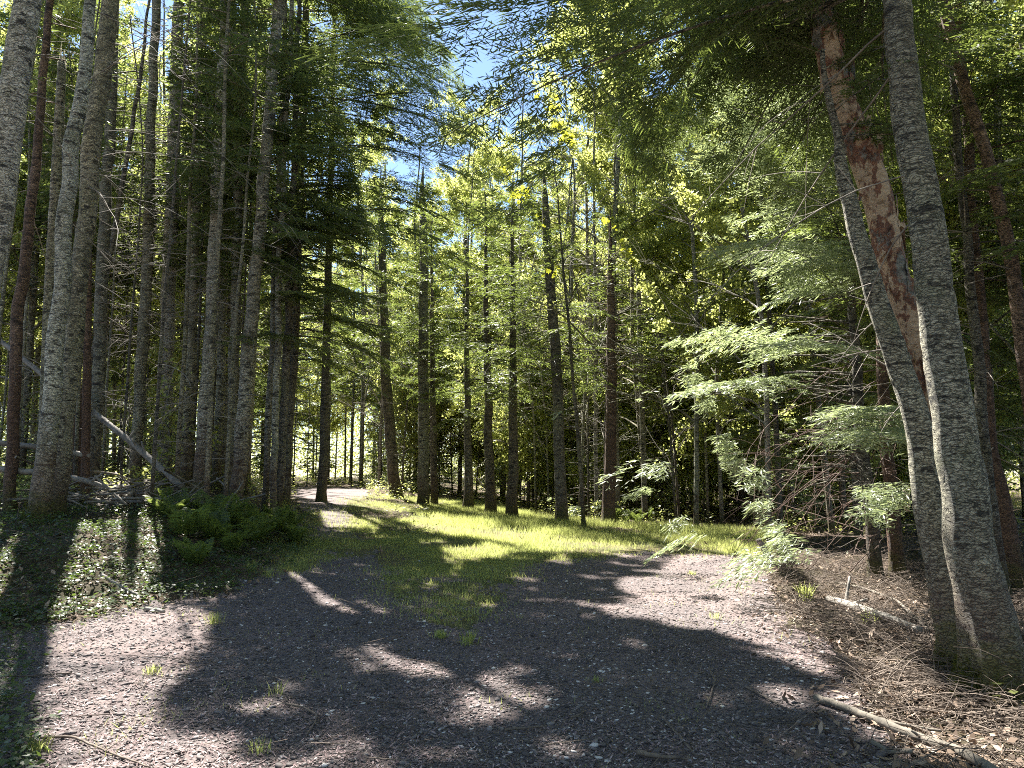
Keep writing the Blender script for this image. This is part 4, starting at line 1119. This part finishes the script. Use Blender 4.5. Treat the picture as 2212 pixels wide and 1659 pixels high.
# ------------------------------------------------------------------ ferns and small plants
def frond(L, az, up, rng, base):
    n = 22
    t = np.linspace(0, 1, n + 1)
    x = L * t * math.cos(up) ; z = L * (math.sin(up) * t - .38 * t * t)
    p = base + np.stack([x * math.cos(az), x * math.sin(az), z], 1)
    side = np.array([-math.sin(az), math.cos(az), 0])
    Q = []
    for k in range(2, n):
        ll = L * .23 * math.sin(PI * min(1, .12 + .88 * (k / n) ** .8)) + .012
        fw = p[k + 1] - p[k]
        for s in (1, -1):
            d = side * s * ll + fw * 1.0 + np.array([0, 0, -.18 * ll + rng.normal(0, .01)])
            w = unit(fw) * L * .021
            Q.append([p[k], p[k] + d * .45 + w, p[k] + d, p[k] + d * .45 - w])
    s2 = np.array([side * .004])
    for k in range(n):
        Q.append([p[k] - s2[0], p[k] + s2[0], p[k + 1] + s2[0], p[k + 1] - s2[0]])
    return np.array(Q)
def fern(loc, label, group, nf=9, L=.6):
    root = empty('fern', label, 'fern', loc, group)
    for i in range(nf):
        q = frond(L * R.uniform(.7, 1.15), i * 2 * PI / nf + R.normal(0, .25), R.uniform(.85, 1.35), R, np.zeros(3))
        part('frond', faces_mesh('frond', q, M['fern'], np.clip(R.normal(.5, .2, len(q)), 0, 1)), root)
FG = 'ferns at the foot of the left trunks'
for u, v, Y, L, lab in ((172, 522, 12.4, .62, 'fern at the left end of the fern bed'), (186, 533, 11.6, .72, 'big bright green fern in front of the fern bed'), (206, 524, 12.6, .66, 'fern right in front of the straight mottled trunk'),
                        (224, 526, 12.8, .7, 'fern between the mottled trunk and the ringed trunk'), (243, 524, 13.2, .62, 'fern in front of the ringed trunk'), (263, 522, 13.4, .62, 'sunlit yellow green fern beside the twin stems'),
                        (283, 518, 14.0, .66, 'fern hugging the track edge, nearest the gravel'), (214, 538, 11.9, .62, 'fern low in the middle of the fern bed, below the mottled trunk'), (256, 534, 12.6, .6, 'fern at the right front of the fern bed'), (272, 512, 14.6, .55, 'small fern behind the twin stems'), (296, 528, 13.2, .45, 'tiny fern lowest on the bank beside the track'), (195, 556, 10.4, .5, 'low fern drooping in front of the fern bed'), (160, 512, 13.0, .5, 'small fern beside the brush pile'), (232, 545, 11.6, .5, 'small dim fern low on the bank below the ringed trunk')):
    p = at(u, v, Y); p[2] = float(H(p[0], Y)) + .02
    fern(p, lab, FG, 11, L * 1.3)
for u, Y in ((616, 21.5), (626, 22.2), (637, 21.8), (646, 22.6)):
    p = at(u, 520, Y); p[2] = float(H(p[0], Y))
    fern(p, 'bright fern at the back rim of the clearing right of the two-tone trunk', 'ferns at the back of the clearing', 8, .75)

def tuft(u, v, n, h, label, w=.008, m='grass'):
    b = ground_at(u, v)
    P = np.stack([R.normal(0, .035, n), R.normal(0, .035, n), np.zeros(n)], 1)
    hh = h * R.uniform(.5, 1.1, n)
    a = R.uniform(0, 2 * PI, n); ln = R.uniform(.2, .75, n)
    d = np.stack([np.cos(a) * ln, np.sin(a) * ln, np.ones(n)], 1) * hh[:, None]
    s = np.stack([-np.sin(a), np.cos(a), 0 * a], 1) * w / 2
    mid = P + d * .55 + [0, 0, .0]; tip = P + d - np.array([0, 0, 1]) * (ln * hh * .35)[:, None]
    Q = np.concatenate([np.stack([P - s * .6, P + s * .6, mid + s, mid - s], 1), np.stack([mid - s, mid + s, tip + s * .1, tip - s * .1], 1)])
    solo('grass_tuft', faces_mesh('grass_tuft', Q, M[m], np.r_[np.ones(len(Q)) * R.uniform(.2, .9)]), label, 'grass tuft', b, 'grass tufts on the gravel')
for u, v, n, h, lab in ((470, 645, 40, .16, 'broad bladed green tuft at the tip of the grass strip'), (215, 624, 60, .14, 'wispy tuft at the edge of the shade on the left'), (153, 674, 45, .09, 'low dry tuft in the middle of the sunny gravel on the left'),
                        (275, 696, 14, .14, 'sparse upright blades on the shaded gravel left of centre'), (261, 753, 30, .10, 'small green tuft at the bottom left of centre'), (39, 752, 60, .12, 'low tuft in the bottom left corner by the trunk shadow'),
                        (252, 572, 50, .22, 'upright bright blades at the head of the small sunny strip'), (268, 578, 40, .18, 'second clump of upright blades on the small sunny strip'), (734, 556, 60, .32, 'tall yellow green blades at the right end of the grass'),
                        (806, 601, 70, .26, 'long leaved green tuft on the right bank behind the birch log'), (868, 626, 26, .22, 'bright upright leaves beside the birch log'), (715, 619, 30, .10, 'small dark green tuft at the edge of the right hand sun patch'),
                        (440, 638, 50, .10, 'short tuft left of the broad bladed one'), (692, 575, 50, .08, 'low yellow tuft in the sunny gravel on the right'), (595, 683, 25, .07, 'tiny tuft on the shaded gravel right of centre')):
    tuft(u, v, n, h, lab, .012 if 'broad' in lab or 'leave' in lab or 'tall' in lab else .006)

def sprout(u, v, Y, h, label, nl=26, size=.07):
    p = at(u, v, Y); p[2] = float(H(p[0], Y))
    root = empty('sapling', label, 'sapling', p)
    T = Tubes(); z = np.linspace(0, h, 6); path = np.stack([np.sin(z * 2) * .04, z * .05, z], 1)
    T.add(path, np.linspace(.006, .002, 6), 5)
    part('stem', T.mesh('stem', M['twig']), root)
    k = np.linspace(.25, 1, nl); a = np.arange(nl) * 2.4
    b = np.stack([np.interp(k * h, z, path[:, 0]), np.interp(k * h, z, path[:, 1]), k * h], 1)
    d = np.stack([np.cos(a), np.sin(a), np.full(nl, -.1)], 1)
    off = b + d * (.03 + .1 * (1 - k))[:, None]
    s = np.stack([-np.sin(a), np.cos(a), R.normal(0, .2, nl)], 1) * size * .3
    Q = np.stack([off, off + d * size * .5 + s, off + d * size, off + d * size * .5 - s], 1)
    part('leaves', faces_mesh('leaves', Q, M['broad'], R.random(nl)), root)
sprout(85, 512, 11.8, .42, 'small sunlit sapling with pale leaves in front of the thin red snag')
sprout(99, 508, 12.0, .32, 'small sapling beside the sunlit one, leaning to the brush pile')
sprout(1012, 704, 5.6, .16, 'little plant with round pale leaves at the right edge', 10, .1)
sprout(16, 520, 11.0, .5, 'weedy sapling left of the rusty footed trunk')

for p in FIRS + BROADS + SMALLS:                     # the patterns themselves stand nowhere
    for ch in list(p.children): bpy.data.objects.remove(ch)
    bpy.data.objects.remove(p)
